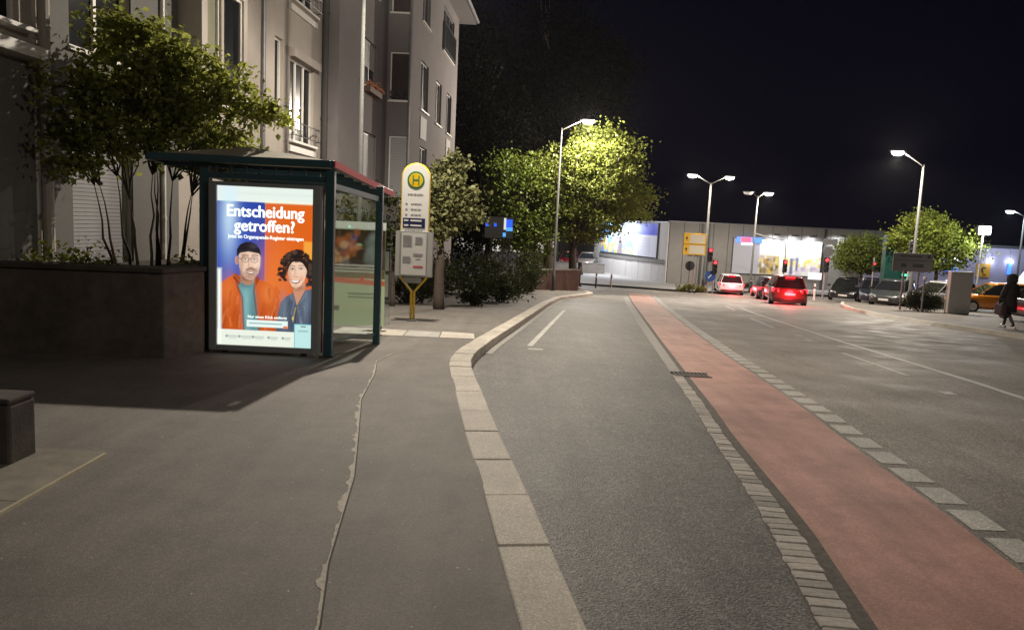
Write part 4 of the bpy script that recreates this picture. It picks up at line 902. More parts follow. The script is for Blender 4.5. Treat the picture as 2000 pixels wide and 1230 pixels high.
# purple side building
pu = thing('store_building', 'purple store hall with small blue wall lamps behind the car park', 'store', (38, 63, ZB)); PU = Bld(pu)
M_purple = mat('purple_wall', (.26,.24,.36), .75, var=.06)
pP = (28.5, 62.5); dP = (1, 0)
for k in range(11):
    b = MB(); PU.fbox(pP, dP, k*2.0+.015, k*2.0+1.985, ZB, 1.55 - .0*k, 0, .12, b); PU.part(b, 'wall_panel', M_purple)
b = MB(); b.box(28.5,62.6,ZB,50.5,80,1.5); PU.part(b, 'core', M_dconc)
b = MB(); PU.fbox(pP, dP, -.1, 22.1, 1.56, 1.72, -.3, .2, b); PU.part(b, 'parapet_cap', M_dgrey)
b = MB(); PU.fbox(pP, dP, .2, 2.4, -2.6, -1.5, .13, .2, b); PU.part(b, 'shop_window', emit('warm_window', (1,.93,.8), .9))
for i, (x, lit) in enumerate(((35.5,1),(36.1,1),(38.9,0),(40.5,1))):
    wl = thing('wall_lamp', ('first blue wall lamp from the left on the purple wall','second blue wall lamp right next to another on the purple wall','white wall lamp above the yellow notice without blue tube','blue wall lamp right of the yellow notice')[i], 'wall lamp', (x, 62.3, .35), 0, 'wall lamps on the purple hall')
    MB().box(-.13,-.14,.0,.13,.08,.2).build('lamp_cap', emit('wall_lamp_white', (.85,.95,1), 25), wl)
    if lit: MB().box(-.12,-.1,-.95,.12,.06,-.005).build('blue_tube', emit('blue_tube', (.06,.22,1), 1.6), wl)
    MB().box(-.05,.05,-.4,.05,.085,.1).build('bracket', M_dgrey, wl)
    lamp_light((x, 61.9, .3), 22, (.75,.85,1), .1, 'wall_light')
yn = thing('wall_notice', 'yellow notice board with a curved black mark on the purple wall', 'notice', (38.4, 62.34, -.9))
MB().box(-.55,-.05,.0,.55,.05,1.1).build('board', emit('amber_board', (.6,.32,.03), .18), yn)
b = MB(); b.tube([(.17*math.cos(t)+.05,-.06,.58+.2*math.sin(t)) for t in np.linspace(.9,4.6,12)], .07, 6); b.bar((-.05,-.06,.2),(.25,-.06,.17),.08); b.build('mark', M_black, yn)
# low white wall strip, parking wall and far hall on the left
lw = thing('low_wall', 'low grey parking wall between the tree trunk and the billboard wall', 'low wall', (7, 74, ZB)); 
MB().box(-3.5,-.1,0,1.8,.15,1.02).build('wall', mat('concrete'), lw); MB().box(-3.55,-.14,1.023,1.82,.19,1.08).build('coping', M_zinc, lw)
b = MB(); b.box(-12,74.2,ZB,8.5,86,-2.35); tag(b.build('parking_deck', M_pave), 'raised parking deck behind the low wall', kind='structure')
fh = thing('store_building', 'far bright store hall glimpsed behind the tree crown', 'store', (2, 92, ZB))
MB().box(-12,0,0,7.5,8,5.4).build('hall', mat('pale_hall', (.4,.4,.4), .8), fh)
for k in range(5): MB().box(-9+k*3.2,-.05,1.2,-7+k*3.2,.03,3.0).build('lit_window', emit('warm_window'), fh)
lamp_light((6.0, 70, 3.0), 1500, (.95,.95,1), .2, 'yard_light')

# ------------------------------------------------------------------ vehicles
M_rim = mat('alloy', (.45,.45,.46), .3, metal=.8); M_cglass = mat('car_glass', (.012,.013,.015), .04, spec=.8)
M_plate = mat('number_plate', (.65,.65,.62), .4); M_tail = emit('brake_light', (1,.012,.02), 7); M_tail_off = mat('red_lens', (.30,.01,.012), .15); M_head = mat('clear_lens', (.6,.62,.65), .08, metal=.4)
def car_paint(name, c): return mat(name, c, .28, metal=.25, coat=.8, var=.03, vscale=3)
def car(label, loc, rz, paint, L=4.2, Wd=1.8, Hh=1.48, tall=0, brake=False, group=None, hatch=True, name='parked_car', spot_power=0):
    t = thing(name, label, 'car', loc, rz, group); w = Wd/2; hl = L/2; belt = .62*Hh
    st = [(-hl,.80,.30,.60*Hh),(-hl+.06,.93,.24,belt),(-hl+.45,1,.2,belt+.02),(-.3,1,.2,belt),(hl*.45,1,.2,belt-.02),(hl*.62,.99,.2,belt-.06),(hl-.35,.94,.2,belt-.20),(hl-.06,.84,.24,belt-.30),(hl,.72,.32,belt-.42)]
    b = MB()
    for y, k, zb, zt in st:
        W_ = w*k; half = [(W_*.86,zb),(W_,zb+.12),(W_*1.0,zb+.5*(zt-zb)),(W_*.97,zt-.05),(W_*.86,zt)]
        b.v += [(x,y,z) for x,z in half] + [(-x,y,z) for x,z in reversed(half)]
    n = 10
    for i in range(len(st)-1):
        for k in range(n): b.f.append((i*n+k, i*n+(k+1) % n, (i+1)*n+(k+1) % n, (i+1)*n+k))
    b.f += [tuple(reversed(range(n))), tuple((len(st)-1)*n+k for k in range(n))]
    body = b.build('body', paint, t, smooth=True, bevel=.03)
    # cabin: glass house with roof and pillars
    ry = -hl+.12 if hatch else -hl+.75
    cab = [(ry,.84,belt-.01),(hl*.50,.90,belt-.06)]; top = [(ry+(.30 if hatch else .6),.66,Hh-.04),(ry+.75,.70,Hh),(hl*.05,.68,Hh-.02),(hl*.14,.64,Hh-.07)]
    b = MB()
    low = [(ry,.86),(ry+.8,.93),(hl*.1,.93),(hl*.52,.88)]
    for (yl, kl), (yt, kt, zt) in zip(low, top):
        b.v += [(-w*kl,yl,belt-.06),(w*kl,yl,belt-.06),(w*kt,yt,zt-.03),(-w*kt,yt,zt-.03)]
    for i in range(3):
        q = i*4
        for k in range(4): b.f.append((q+k,q+(k+1) % 4,q+4+(k+1) % 4,q+4+k))
    b.f += [(0,1,2,3),(12,13,14,15)]; b.build('windows', M_cglass, t)
    b = MB()
    for (yt, kt, zt) in top: b.v += [(-w*kt-.02,yt,zt-.05),(w*kt+.02,yt,zt-.05),(w*kt*.92,yt,zt+.012),(-w*kt*.92,yt,zt+.012)]
    for i in range(3):
        q = i*4
        for k in range(4): b.f.append((q+k,q+(k+1) % 4,q+4+(k+1) % 4,q+4+k))
    b.f += [(0,1,2,3),(12,13,14,15)]; b.build('roof', paint, t, smooth=True)
    for s in (-1, 1):
        for i, wd in ((0,.13),(1,.09),(2,.07),(3,.07)):
            if i == 2: continue
            (yl, kl), (yt, kt, zt) = low[i], top[i]
            MB().bar((s*w*kl,yl,belt-.06),(s*w*kt,yt,zt-.03),wd,.03,up=(1,0,0)).build('pillar', paint, t)
        for y in (-hl+.78, hl-.82):
            wh = link('wheel', None, t)
            b = MB(); b.v=[]; 
            for x in (-.11,.11):
                for k in range(18): a_=2*math.pi*k/18; b.v.append((s*(w-.10)+x, y+.32*math.cos(a_), .32+.32*math.sin(a_)))
            b.f = [(k,(k+1) % 18,18+(k+1) % 18,18+k) for k in range(18)] + [tuple(range(18)), tuple(range(18,36))]
            b.build('tyre', M_rubber, wh, bevel=.03)
            b = MB()
            for x in (.115,.125):
                for k in range(14): a_=2*math.pi*k/14; b.v.append((s*(w-.10+x), y+.2*math.cos(a_), .32+.2*math.sin(a_)))
            b.f = [(k,(k+1) % 14,14+(k+1) % 14,14+k) for k in range(14)] + [tuple(range(14)), tuple(range(14,28))]
            b.build('rim', M_rim, wh)
            b = MB(); r = .40; b.v = [(s*(w+.004), y+r*math.cos(a_), .32+r*math.sin(a_)) for a_ in np.linspace(-.15, math.pi+.15, 13)] + [(s*(w-.05), y+r*.8*math.cos(a_), .32+r*.8*math.sin(a_)) for a_ in np.linspace(-.15, math.pi+.15, 13)]
            b.f = [(k,k+1,14+k,13+k) for k in range(12)]; b.build('wheel_arch', M_black, t)
        tz = belt-.13
        b = MB(); b.hexa([(s*w*.58,-hl-.02,tz-.09),(s*w*.93,-hl+.05,tz-.07),(s*w*.985,-hl+.26,tz-.02),(s*w*.58,-hl+.1,tz-.05)],[(s*w*.60,-hl-.01,tz+.09),(s*w*.92,-hl+.05,tz+.1),(s*w*.975,-hl+.28,tz+.09),(s*w*.6,-hl+.1,tz+.09)])
        b.build('tail_light', M_tail if brake else M_tail_off, t)
        b = MB(); hz_ = belt-.36; b.hexa([(s*w*.45,hl+.005,hz_-.09),(s*w*.80,hl-.1,hz_-.08),(s*w*.90,hl-.35,hz_-.02),(s*w*.5,hl-.3,hz_-.05)],[(s*w*.47,hl-.03,hz_+.06),(s*w*.78,hl-.1,hz_+.1),(s*w*.88,hl-.4,hz_+.14),(s*w*.5,hl-.3,hz_+.1)])
        b.build('headlight', M_head, t)
        b = MB(); b.box(s*(w+.02),hl*.42,belt-.02,s*(w+.2),hl*.42+.12,belt+.12); b.build('mirror', M_black, t, bevel=.03)
        MB().box(s*(w+.0),-.25,belt-.17,s*(w+.02),-.05,belt-.14).build('door_handle', M_black, t)
    b = MB(); b.box(-w*.86,-hl-.04,.25,w*.86,-hl+.12,.46); b.build('rear_bumper', M_black, t, bevel=.03)
    MB().box(-.26,-hl-.035,.62 if tall else .58,.26,-hl-.02,.74 if tall else .70).build('number_plate', M_plate, t)
    b = MB(); b.box(-w*.5,hl-.02,.30,w*.5,hl+.02,.50); b.build('grille', M_black, t); MB().box(-.26,hl+.022,.36,.26,hl+.035,.47).build('number_plate', M_plate, t)
    if brake:
        a_ = rz; lamp_light((loc[0]+math.sin(a_)*(hl+.5), loc[1]-math.cos(a_)*(hl+.5), loc[2]+.75), 240, (1,.03,.04), .25, 'brake_glow')
        MB().box(-.24,ry+.16,Hh-.07,.24,ry+.24,Hh-.02).build('high_brake_light', M_tail, t)
    return t
P_white = car_paint('white_car', (.72,.74,.76)); P_dred = car_paint('dark_car', (.11,.012,.016)); P_blk = car_paint('black_car', (.012,.013,.016)); P_dgr = car_paint('graphite_car', (.05,.055,.06)); P_sil = car_paint('silver_car', (.42,.43,.44)); P_or = car_paint('orange_car', (.62,.22,.02)); P_van = car_paint('van_white', (.72,.72,.74))
gq = 'cars braking at the junction'
car('pale hatchback waiting farthest left with its brake lights on', (15.75, 55.5, G(55.5)+ROAD), R(-9), P_white, 4.0, 1.78, 1.48, brake=True, group=gq, name='car')
car('dark tall hatchback braking on the road, nearest of the waiting cars', (14.75, 41.2, G(41.2)+ROAD), R(-12), P_dred, 4.3, 1.84, 1.58, tall=1, brake=True, group=gq, name='car')
car('small car half hidden behind the nearest braking car', (16.35, 48.5, G(48.5)+ROAD), R(-10), P_dgr, 4.1, 1.78, 1.45, brake=True, group=gq, name='car')
gp = 'cars parked across the road'
car('black parked car at the far end of the row, beside the round tree trunk', (22.1, 50.2, G(50)), R(150), P_blk, group=gp)
car('dark blue parked car facing the road in front of the green pylon', (22.5, 47.2, G(47.2)), R(155), car_paint('blue_black_car', (.02,.025,.045)), group=gp)
car('graphite parked car with pale bumper right of the pylon foot', (21.9, 43.6, G(43.6)), R(140), P_dgr, group=gp)
car('silver parked car behind the clipped hedge', (23.6, 41.8, G(41.8)), R(110), P_sil, 4.3, 1.8, 1.5, group=gp)
car('orange estate car parked behind the white totem', (24.6, 38.6, G(38.6)), R(80), P_or, 4.4, 1.8, 1.52, group=gp)
car('dark car at the picture edge behind the walking person', (20.1, 28.4, G(28.4)), R(-4), P_blk, 4.3, 1.8, 1.5, group=gp)
for i, (x, c, nm) in enumerate(((5.5, car_paint('red_car', (.20,.015,.015)), 'red car parked above the low wall'), (7.3, car_paint('beige_car', (.16,.13,.11)), 'pale car parked above the low wall next to a red one'))):
    car(nm, (x, 76.5, -2.36), R(170), c, group='cars on the parking deck')
vn = thing('van', 'white box van parked at the right picture edge', 'van', (27.6, 39.0, G(39.0)), R(4))
b = MB(); b.plate([(-2.1,.35),(2.6,.35),(2.6,2.15),(-.9,2.15),(-1.5,1.35),(-2.1,1.15)], -.9, .9); b.build('body', P_van, vn, bevel=.06)
b = MB(); b.plate([(-1.35,1.38),(-.45,1.38),(-.45,1.95),(-.93,1.95)], -.91, .91); b.build('windows', M_cglass, vn)
for x in (-1.35, 1.7):
    for s in (-1, 1): b = MB(); b.disc_y(x, s*.72, s*.93, .33, .33, 16); b.build('wheel', M_rubber, vn)

# ------------------------------------------------------------------ signs, traffic lights, bollards, pylon
ds = thing('direction_sign', 'yellow direction sign with two white panels on the double lamp post', 'direction sign', (12.25, 51.85, .1))
MB().box(-.82,-.03,0,.72,.03,1.46).build('board', emit('amber_sign', (.78,.42,.02), .42), ds, bevel=.02)
for z in (.08, .80): MB().box(-.42,-.036,z,.62,-.031,z+.56).build('white_panel', mat('panel_white', (.8,.74,.6), .5), ds)
for z in (.36, 1.1):
    b = MB(); b.v = [(-.72,-.036,z),(-.62,-.036,z+.14),(-.52,-.036,z)]; b.f = [(0,1,2)]; b.v += [(-.65,-.036,z),(-.59,-.036,z),(-.59,-.036,z-.14),(-.65,-.036,z-.14)]; b.f.append((3,4,5,6)); b.build('arrow', M_black, ds)
b = MB(); b.box(-.8,-.036,.70,.7,-.031,.73); b.build('divider', M_black, ds); 
for z in (.3, 1.2): MB().box(.5,.03,z,.82,.07,z+.05).build('bracket', M_zinc, ds)
def signal(label, loc, h, rz=0, on='red', pole=True, extra=None, hz=None):
    t = thing('traffic_light', label, 'traffic light', loc, rz, 'traffic lights at the junction')
    if pole: MB().tube([(0,0,0),(0,0,h)], .055, 10).build('pole', M_grey, t)
    z0 = hz or (h-1.0); MB().box(-.16,-.2,z0,.16,-.06,z0+.95).build('housing', M_black, t, bevel=.03)
    for k, (c, nm) in enumerate((('green','green_lens'),('amber','amber_lens'),('red','red_lens'))):
        zc = z0 + .18 + k*.3; lit = c == on
        m = emit('signal_red', (1,.02,.03), 7) if (lit and c == 'red') else emit('signal_green', (.05,1,.5), 5) if lit else mat('dark_lens', (.02,.02,.02), .3)
        b = MB(); b.disc_y(0,-.215,-.201,zc,.10,16); b.build(nm, m, t)
        b = MB(); b.v = []
        for y in (-.20,-.36):
            for a_ in np.linspace(0, math.pi, 9): b.v.append((.12*math.cos(a_), y, zc+.12*math.sin(a_)))
        b.f = [(k2,k2+1,k2+10,k2+9) for k2 in range(8)]; b.build('visor', M_black, t)
    return t
t1 = signal('red traffic light on a post with round blue arrow sign beside the yellow sign', (12.95, 50.6, G(50.6)), 3.1)
b = MB(); b.disc_y(.12,-.12,-.09,1.15,.36,24); b.build('blue_sign', mat('sign_blue_paint', (.02,.08,.32), .4), t1)
b = MB(); b.bar((-.03,-.13,1.02),(.2,-.13,1.26),.07,.004,up=(0,1,0)); b.build('sign_arrow', mat('sign_white'), t1)
signal('second red signal head low beside the round blue arrow sign', (13.3, 50.55, G(50.6)), 2.3)
t3 = signal('red traffic light on the right post with a round sign above it', (19.7, 48.2, G(48.2)), 3.6, hz=1.75)
b = MB(); b.disc_y(.05,-.1,-.07,3.05,.33,24); b.build('round_sign', mat('sign_back', (.07,.075,.08), .5), t3); MB().box(-.28,-.1,3.5,.6,-.05,3.85).build('top_plate', mat('sign_back'), t3)
b = MB(); b.box(-1.05,-.08,1.25,-.2,-.04,1.68); b.build('white_plate', emit('lit_plate', (.9,.9,.95), .8), t3)
t4 = signal('red signal on a thin gooseneck post in front of the right billboard', (19.95, 56.2, G(56)), 3.2, hz=1.6)
b = MB(); b.tube([(0,0,3.2),(-.05,0,3.7),(-.3,0,3.95),(-1.2,0,4.1),(-2.35,0,4.35)], .045, 8); b.build('gooseneck', M_zinc, t4)
t5 = signal('green traffic light beside the tall green pylon', (22.55, 43.5, G(43.5)), 3.75, on='green', hz=2.75)
t6 = signal('small red signal at the left edge of the green pylon', (22.0, 46.6, G(46.6)), 4.6, hz=3.2); t6.scale = (.6, .6, .6)
for i, (x, y, h, lb) in enumerate(((12.35, 53.5, 1.9, 'round black sign back low before the grey wall'), (12.9, 54.5, 2.6, 'small dark signal box above the round black sign'))):
    t = thing('road_sign', lb, 'road sign', (x, y, G(y)), 0, 'dark sign backs by the store wall'); MB().tube([(0,0,0),(0,0,h)], .03, 8).build('pole', M_zinc, t)
    b = MB()
    if i: b.box(-.55,-.06,h-.1,-.15,-.02,h+.5); b.box(-.1,-.06,h-.1,.3,-.02,h+.5)
    else: b.disc_y(0,-.06,-.03,h-.1,.34,22)
    b.build('sign_plate', M_black, t)
gb = thing('direction_board', 'large grey direction board seen below the right lamp post', 'direction board', (18.9, 36.2, G(36.2)))
for x in (-.35, .35): MB().tube([(x,0,0),(x,0,2.7)], .05, 8).build('post', M_zinc, gb)
MB().box(-.95,-.08,1.85,.95,-.03,2.72).build('board', mat('board_grey', (.20,.19,.185), .5), gb, bevel=.02)
b = MB(); b.box(-.93,-.085,2.36,.93,-.081,2.385); b.build('divider', M_dgrey, gb)
for q in ((-.55,-.30,2.05,2.22),(.0,.52,2.05,2.22),(.66,.8,2.5,2.64),(-.6,-.35,2.54,2.6),(-.3,.4,2.54,2.6)): MB().box(q[0],-.085,q[2],q[1],-.081,q[3]).build('print_bar', M_dgrey, gb)
bk = thing('guide_post', 'thin post with white cap standing before the direction board legs', 'post', (18.72, 34.6, G(34.6))); MB().tube([(0,0,0),(0,0,1.5)], .04, 8).build('shaft', M_zinc, bk); b=MB(); b.lathe([(.07,0),(.07,.12)],(0,0,1.5),10); b.build('cap', M_white, bk)
pyl = thing('pylon', 'tall dark green advertising pylon behind the parked cars', 'pylon', (23.1, 46.2, G(46.2)))
MB().box(-.75,-.25,0,.80,.25,4.15).build('body', mat('pylon_green', (.006,.048,.038), .4), pyl, bevel=.03)
b = MB(); b.box(.35,-.26,1.72,.8,-.251,1.86); b.build('lit_lettering', emit('green_glow', (.1,.9,.55), 1.5), pyl)
MB().box(-.8,-.3,-.05,.85,.3,.12).build('plinth', M_conc, pyl)
to = thing('totem', 'tall pale grey totem slab standing by the hedge', 'totem', (20.1, 34.2, G(34.2)))
MB().box(-.5,-.15,.03,.5,.15,1.92).build('slab', mat('totem_white', (.52,.50,.48), .5, var=.05), to, bevel=.02); MB().box(-.48,-.13,-.1,.48,.13,.03).build('plinth', M_dgrey, to)
for i, (x, y) in enumerate(((5.45,50),(6.6,51.2),(18.3,46.0))):
    t = thing('bollard', ('dark bollard on the pavement left of the billboard wall','pale bollard closest to the billboard wall','white bollard on the corner island near the braking cars')[i], 'bollard', (x, y, G(y)), 0, 'bollards at the junction')
    b = MB(); b.lathe([(.06,0),(.06,.9),(.05,.97),(.0,1.0)], n=12); b.build('post', (M_dgrey, M_grey, M_white)[i], t); b = MB(); b.lathe([(.063,.7),(.063,.82)], n=12); b.build('band', (M_white, M_black, M_dgrey)[i], t)
# blue lit sign glimpsed through the trees and brick wall
bl = thing('lit_sign', 'bright blue lit sign glimpsed between the dark trees', 'lit sign', (-.35, 33.2, G(33.2)))
for x0, x1, z0, z1, m in ((-.12,.26,3.02,3.36,emit('sign_deep_blue',(.02,.12,1),1.0)),(-.12,.28,2.84,3.01,emit('sign_sky',(.1,.45,1),.9)),(-.26,-.125,2.9,3.42,emit('sign_pale',(.9,.95,.9),.7)),(-.3,-.12,2.58,2.76,emit('sign_sky',(.1,.45,1),.9)),(-1.36,-1.2,3.02,3.18,emit('sign_deep_blue',(.02,.12,1),1.0)),(-.85,-.7,3.02,3.16,emit('sign_deep_blue',(.02,.12,1),1.0))):
    MB().box(x0,-.06,z0,x1,.06,z1).build('lit_panel', m, bl)
MB().box(-1.4,.065,2.5,.32,.12,3.46).build('back_panel', M_black, bl)
for x in (-1.0, .1): MB().tube([(x,.16,0),(x,.16,3.2)], .03, 8).build('post', M_black, bl)
bl.scale = (.72, .72, .96)
bw = thing('brick_wall', 'low red brick wall beside the lamp post under the big tree', 'brick wall', (2.2, 41.4, G(41.4)), R(38))
M_brick = mat('brick', (.10,.052,.042), .9, var=.3, vscale=14); MB().box(-1.75,-.1,-.4,1.75,.1,1.08).build('mortar_core', mat('mortar', (.16,.15,.14), .95), bw)
bm_ = MB().box(-.118,-.012,0,.118,.012,.068).mesh('brick', M_brick)
for r_ in range(15):
    for k in range(14):
        x = -1.62 + k*.25 + (.06 if r_ % 2 else -.06); link('brick', bm_, bw, (x, -.105+RNG.uniform(-.004,.004), -.02 + r_*.074))
MB().box(-1.8,-.14,1.083,1.8,.14,1.16).build('coping', M_conc, bw)
# picture rack and info panel behind the shelter
ib = thing('notice_board', 'white notice board with two sheets behind the shelter post', 'notice board', (-2.35, 13.4, G(13.4)))
MB().box(-.16,-.03,.55,.16,.03,1.45).build('board', M_dgrey, ib); MB().box(-.14,-.036,1.06,.14,-.031,1.40).build('sheet', mat('paper'), ib); MB().box(-.14,-.036,.60,.14,-.031,1.0).build('sheet', mat('paper'), ib)
MB().tube([(0,.05,0),(0,.05,1.4)], .03, 8).build('post', M_zinc, ib)
# ------------------------------------------------------------------ people
def person(label, loc, rz, h, coat, trousers, shoes, skin, stride=.22, long_coat=True, hood=True):
    t = thing('person', label, 'person', loc, rz); k = h/1.7
    me = bpy.data.meshes.new('body'); V = [(0,0,.92),(0,.0,1.12),(0,.01,1.34),(0,.02,1.47),(0,.045,1.60),(.10,0,.88),(.11,stride*.6,.50),(.11,stride*.75,.09),(.11,stride*.75+.13,.05),(-.10,0,.88),(-.11,-stride*.3,.50),(-.11,-stride*1.3,.12),(-.11,-stride*1.3+.12,.05),(.18,0,1.36),(.235,-.06,1.10),(.22,.06,.86),(.21,.09,.78),(-.18,0,1.36),(-.235,.06,1.10),(-.22,.16,.88),(-.21,.19,.80)]
    E_ = [(0,1),(1,2),(2,3),(3,4),(0,5),(5,6),(6,7),(7,8),(0,9),(9,10),(10,11),(11,12),(2,13),(13,14),(14,15),(15,16),(2,17),(17,18),(18,19),(19,20)]
    rr = [.14,.13,.15,.06,.1,.09,.065,.045,.04,.09,.065,.045,.04,.075,.055,.04,.04,.075,.055,.04,.04]
    me.from_pydata([(x*k,y*k,z*k) for x,y,z in V], E_, []); o = link('body', me, t); me.materials.append(trousers)
    o.modifiers.new('skin', 'SKIN'); sv = me.skin_vertices[0].data
    for i, r_ in enumerate(rr): sv[i].radius = (r_*k, r_*k)
    sv[0].use_root = True; m = o.modifiers.new('sub', 'SUBSURF'); m.levels = m.render_levels = 1
    b = MB(); prof = [(.30,.52),(.275,.75),(.235,1.0),(.225,1.15),(.25,1.32),(.22,1.42),(.10,1.50)] if long_coat else [(.22,.84),(.215,1.1),(.24,1.32),(.2,1.43),(.09,1.5)]
    b.lathe(prof, n=18); b.v = [(x*k, y*k*.68 + .01*math.sin(9*math.atan2(y,x))*k, z*k) for x,y,z in b.v]; b.build('coat', coat, t, smooth=True)
    for s, pts in ((1,[(.18,0,1.38),(.255,-.06,1.10),(.235,.06,.84)]),(-1,[(-.18,0,1.38),(-.255,.06,1.10),(-.235,.16,.86)])):
        b = MB(); b.tube([tuple(c*k for c in p) for p in pts], [.095*k,.085*k,.065*k], 10); b.build('sleeve', coat, t, smooth=True)
    if hood:
        b = MB(); b.lathe([(.12,1.43),(.15,1.52),(.15,1.63),(.11,1.72),(.03,1.755)], n=14); b.v = [(x*k, (y*1.1+.0)*k, z*k) for x,y,z in b.v]; b.build('hood', coat, t, smooth=True)
        b = MB(); b.lathe([(.05,1.5),(.085,1.56),(.085,1.63),(.05,1.69)], (0,.09,0), 12); b.v=[(x*k,y*k,z*k) for x,y,z in b.v]; b.build('face', skin, t, smooth=True)
    for x, y, z in ((.11, stride*.75+.06, .0), (-.11, -stride*1.3+.05, .0)):
        b = MB(); b.box((x-.05)*k,(y-.12)*k,z,(x+.05)*k,(y+.13)*k,z+.08); b.build('shoe', shoes, t, bevel=.02)
    return t
M_coat = mat('dark_coat', (.022,.016,.016), .85, var=.2, vscale=10); M_skin = mat('skin', (.42,.25,.18), .6)
person('person in a long dark hooded coat and white trainers walking along the far pavement', (15.75, 24.0, G(24)), R(25), 1.68, M_coat, M_black, M_white, M_skin)
bag = thing('bag', 'dark bag with a pinkish trim held beside the walking person', 'bag', (15.43, 23.9, G(23.9)+.42)); b = MB(); b.box(-.1,-.2,0,.1,.2,.34); b.build('bag_body', mat('bag_cloth', (.05,.02,.03), .8), bag, bevel=.05); b = MB(); b.tube([(0,-.12,.33),(0,-.08,.5),(0,.08,.5),(0,.12,.33)], .015, 6); b.build('handle', M_black, bag)
person('small dark figure waiting beyond the big tree trunk', (4.6, 53.0, G(53)), R(-100), 1.65, mat('black_jacket', (.03,.028,.035), .8), M_black, M_black, M_skin, stride=.05, long_coat=False)
# ------------------------------------------------------------------ trees, shrubs, hedges
def leaf_mesh(name, centers, size, m, flat=.3, droop=0.0):
    n = len(centers); c = np.asarray(centers, float)
    nrm = RNG.normal(size=(n, 3)); nrm[:, 2] = np.abs(nrm[:, 2]) + flat; nrm /= np.linalg.norm(nrm, axis=1, keepdims=True)
    t = np.cross(nrm, RNG.normal(size=(n, 3))); t /= np.linalg.norm(t, axis=1, keepdims=True); bt = np.cross(nrm, t)
    L = (size * RNG.uniform(.65, 1.35, n))[:, None]; w = L * .36
    v = np.empty((n, 6, 3)); fold = nrm * (L * .10)
    v[:, 0] = c - t*L*.5; v[:, 1] = c - t*L*.08 + bt*w + fold; v[:, 2] = c + t*L*.25 + bt*w*.7 + fold; v[:, 3] = c + t*L*.55 - nrm*L*.08; v[:, 4] = c + t*L*.25 - bt*w*.7 + fold; v[:, 5] = c - t*L*.08 - bt*w + fold
    me = bpy.data.meshes.new(name); me.vertices.add(n*6); me.vertices.foreach_set('co', v.astype(np.float32).ravel())
    base = np.arange(n)[:, None]*6; q = np.concatenate([base + np.array([[0,1,2,3]]), base + np.array([[0,3,4,5]])], 1).astype(np.int32)
    me.loops.add(n*8); me.loops.foreach_set('vertex_index', q.ravel()); me.polygons.add(n*2); me.polygons.foreach_set('loop_start', np.arange(n*2, dtype=np.int32)*4); me.polygons.foreach_set('loop_total', np.full(n*2, 4, np.int32))
    me.materials.append(m); me.update(calc_edges=True); return me
def branchy(base, tips, r0, mb, kink=.12, n=7):
    for tp, r in tips:
        p0, p1 = Vector(base), Vector(tp); L = (p1-p0).length; pts = []; rs = []
        for i in range(6):
            f = i/5; p = p0.lerp(p1, f); j = L*kink*math.sin(math.pi*f)
            p = p + Vector((RNG.normal(0,.4), RNG.normal(0,.4), RNG.normal(0,.15)))*j*.5; pts.append(p); rs.append(r*(1-f*.8))
        mb.tube(pts, rs, n)
def clusters(blobs, n_cl, inner=.45):
    """cluster centres spread through ellipsoids (cx,cy,cz,rx,ry,rz), denser near the outside"""
    vol = np.array([b[3]*b[4]*b[5] for b in blobs]); pick = RNG.choice(len(blobs), n_cl, p=vol/vol.sum()); out = []
    for i in pick:
        cx, cy, cz, rx, ry, rz = blobs[i]; d = RNG.normal(size=3); d /= np.linalg.norm(d); r = RNG.uniform(inner, 1.0)**.6; out.append((cx+d[0]*rx*r, cy+d[1]*ry*r, cz+d[2]*rz*r))
    return np.array(out)
def scatter(cl, per, spread, zs=.7):
    n = len(cl)*per; c = np.repeat(cl, per, 0); s = np.repeat(spread*RNG.uniform(.5, 1.4, len(cl)), per)[:, None]
    d = RNG.normal(size=(n, 3))*s; d[:, 2] *= zs; return c + d
def tree(name, label, cat, base, trunk_h, r, blobs, n_cl, per, spread, leaf, m, group=None, limbs=10, stems=1, clip=None, lean=(0,0), zs=.7):
    """blobs relative to the base"""
    t = thing(name, label, cat, base, 0, group); cl = clusters(blobs, n_cl); lv = scatter(cl, per, spread, zs)
    if clip: lv = lv[clip(lv)]
    mb = MB(); top = (lean[0], lean[1], trunk_h)
    if stems == 1:
        pts = [(lean[0]*f+RNG.normal(0,r*.15), lean[1]*f+RNG.normal(0,r*.15), trunk_h*f) for f in np.linspace(0,1,6)]; pts[0] = (0,0,-.1); mb.tube(pts, [r*(1.25-.5*f) for f in np.linspace(0,1,6)], 10)
        idx = RNG.choice(len(cl), min(limbs, len(cl)), replace=False); branchy(pts[-1], [(cl[i], r*.5) for i in idx], r, mb)
        for i in idx:
            near = cl[np.argsort(((cl-cl[i])**2).sum(1))[1:4]]; branchy(cl[i]*.55+np.array(pts[-1])*.45, [(q, r*.2) for q in near], r, mb, n=5)
    else:
        cen = np.array(blobs[0][:3])
        for s in range(stems):
            a = 6.283*s/stems + RNG.uniform(-.3,.3); b0 = (RNG.uniform(.25,.6)*math.cos(a), RNG.uniform(.05,.25)*math.sin(a), -.05); tip = cl[np.argmin(np.abs(cl[:,0]-b0[0]*2.6) + .6*np.abs(cl[:,1]-b0[1]) + .5*np.abs(cl[:,2]-cl[:,2].mean()) + RNG.uniform(0,.2,len(cl)))]
            mid = np.array(b0)*.4 + tip*.6*np.array([.7,.7,.75]); mid[2] = trunk_h*RNG.uniform(.7,1.1); branchy(b0, [(mid, r)], r, mb, .07); 
            for q in cl[np.argsort(((cl-tip)**2).sum(1))[RNG.choice(70, 6, replace=False)]]: branchy(mid, [(q, r*.5)], r, mb, .14, 5)
    mb.build('trunk', M_bark, t, smooth=True, fix=False)
    link('crown', leaf_mesh('crown', lv, leaf, m), t); return t
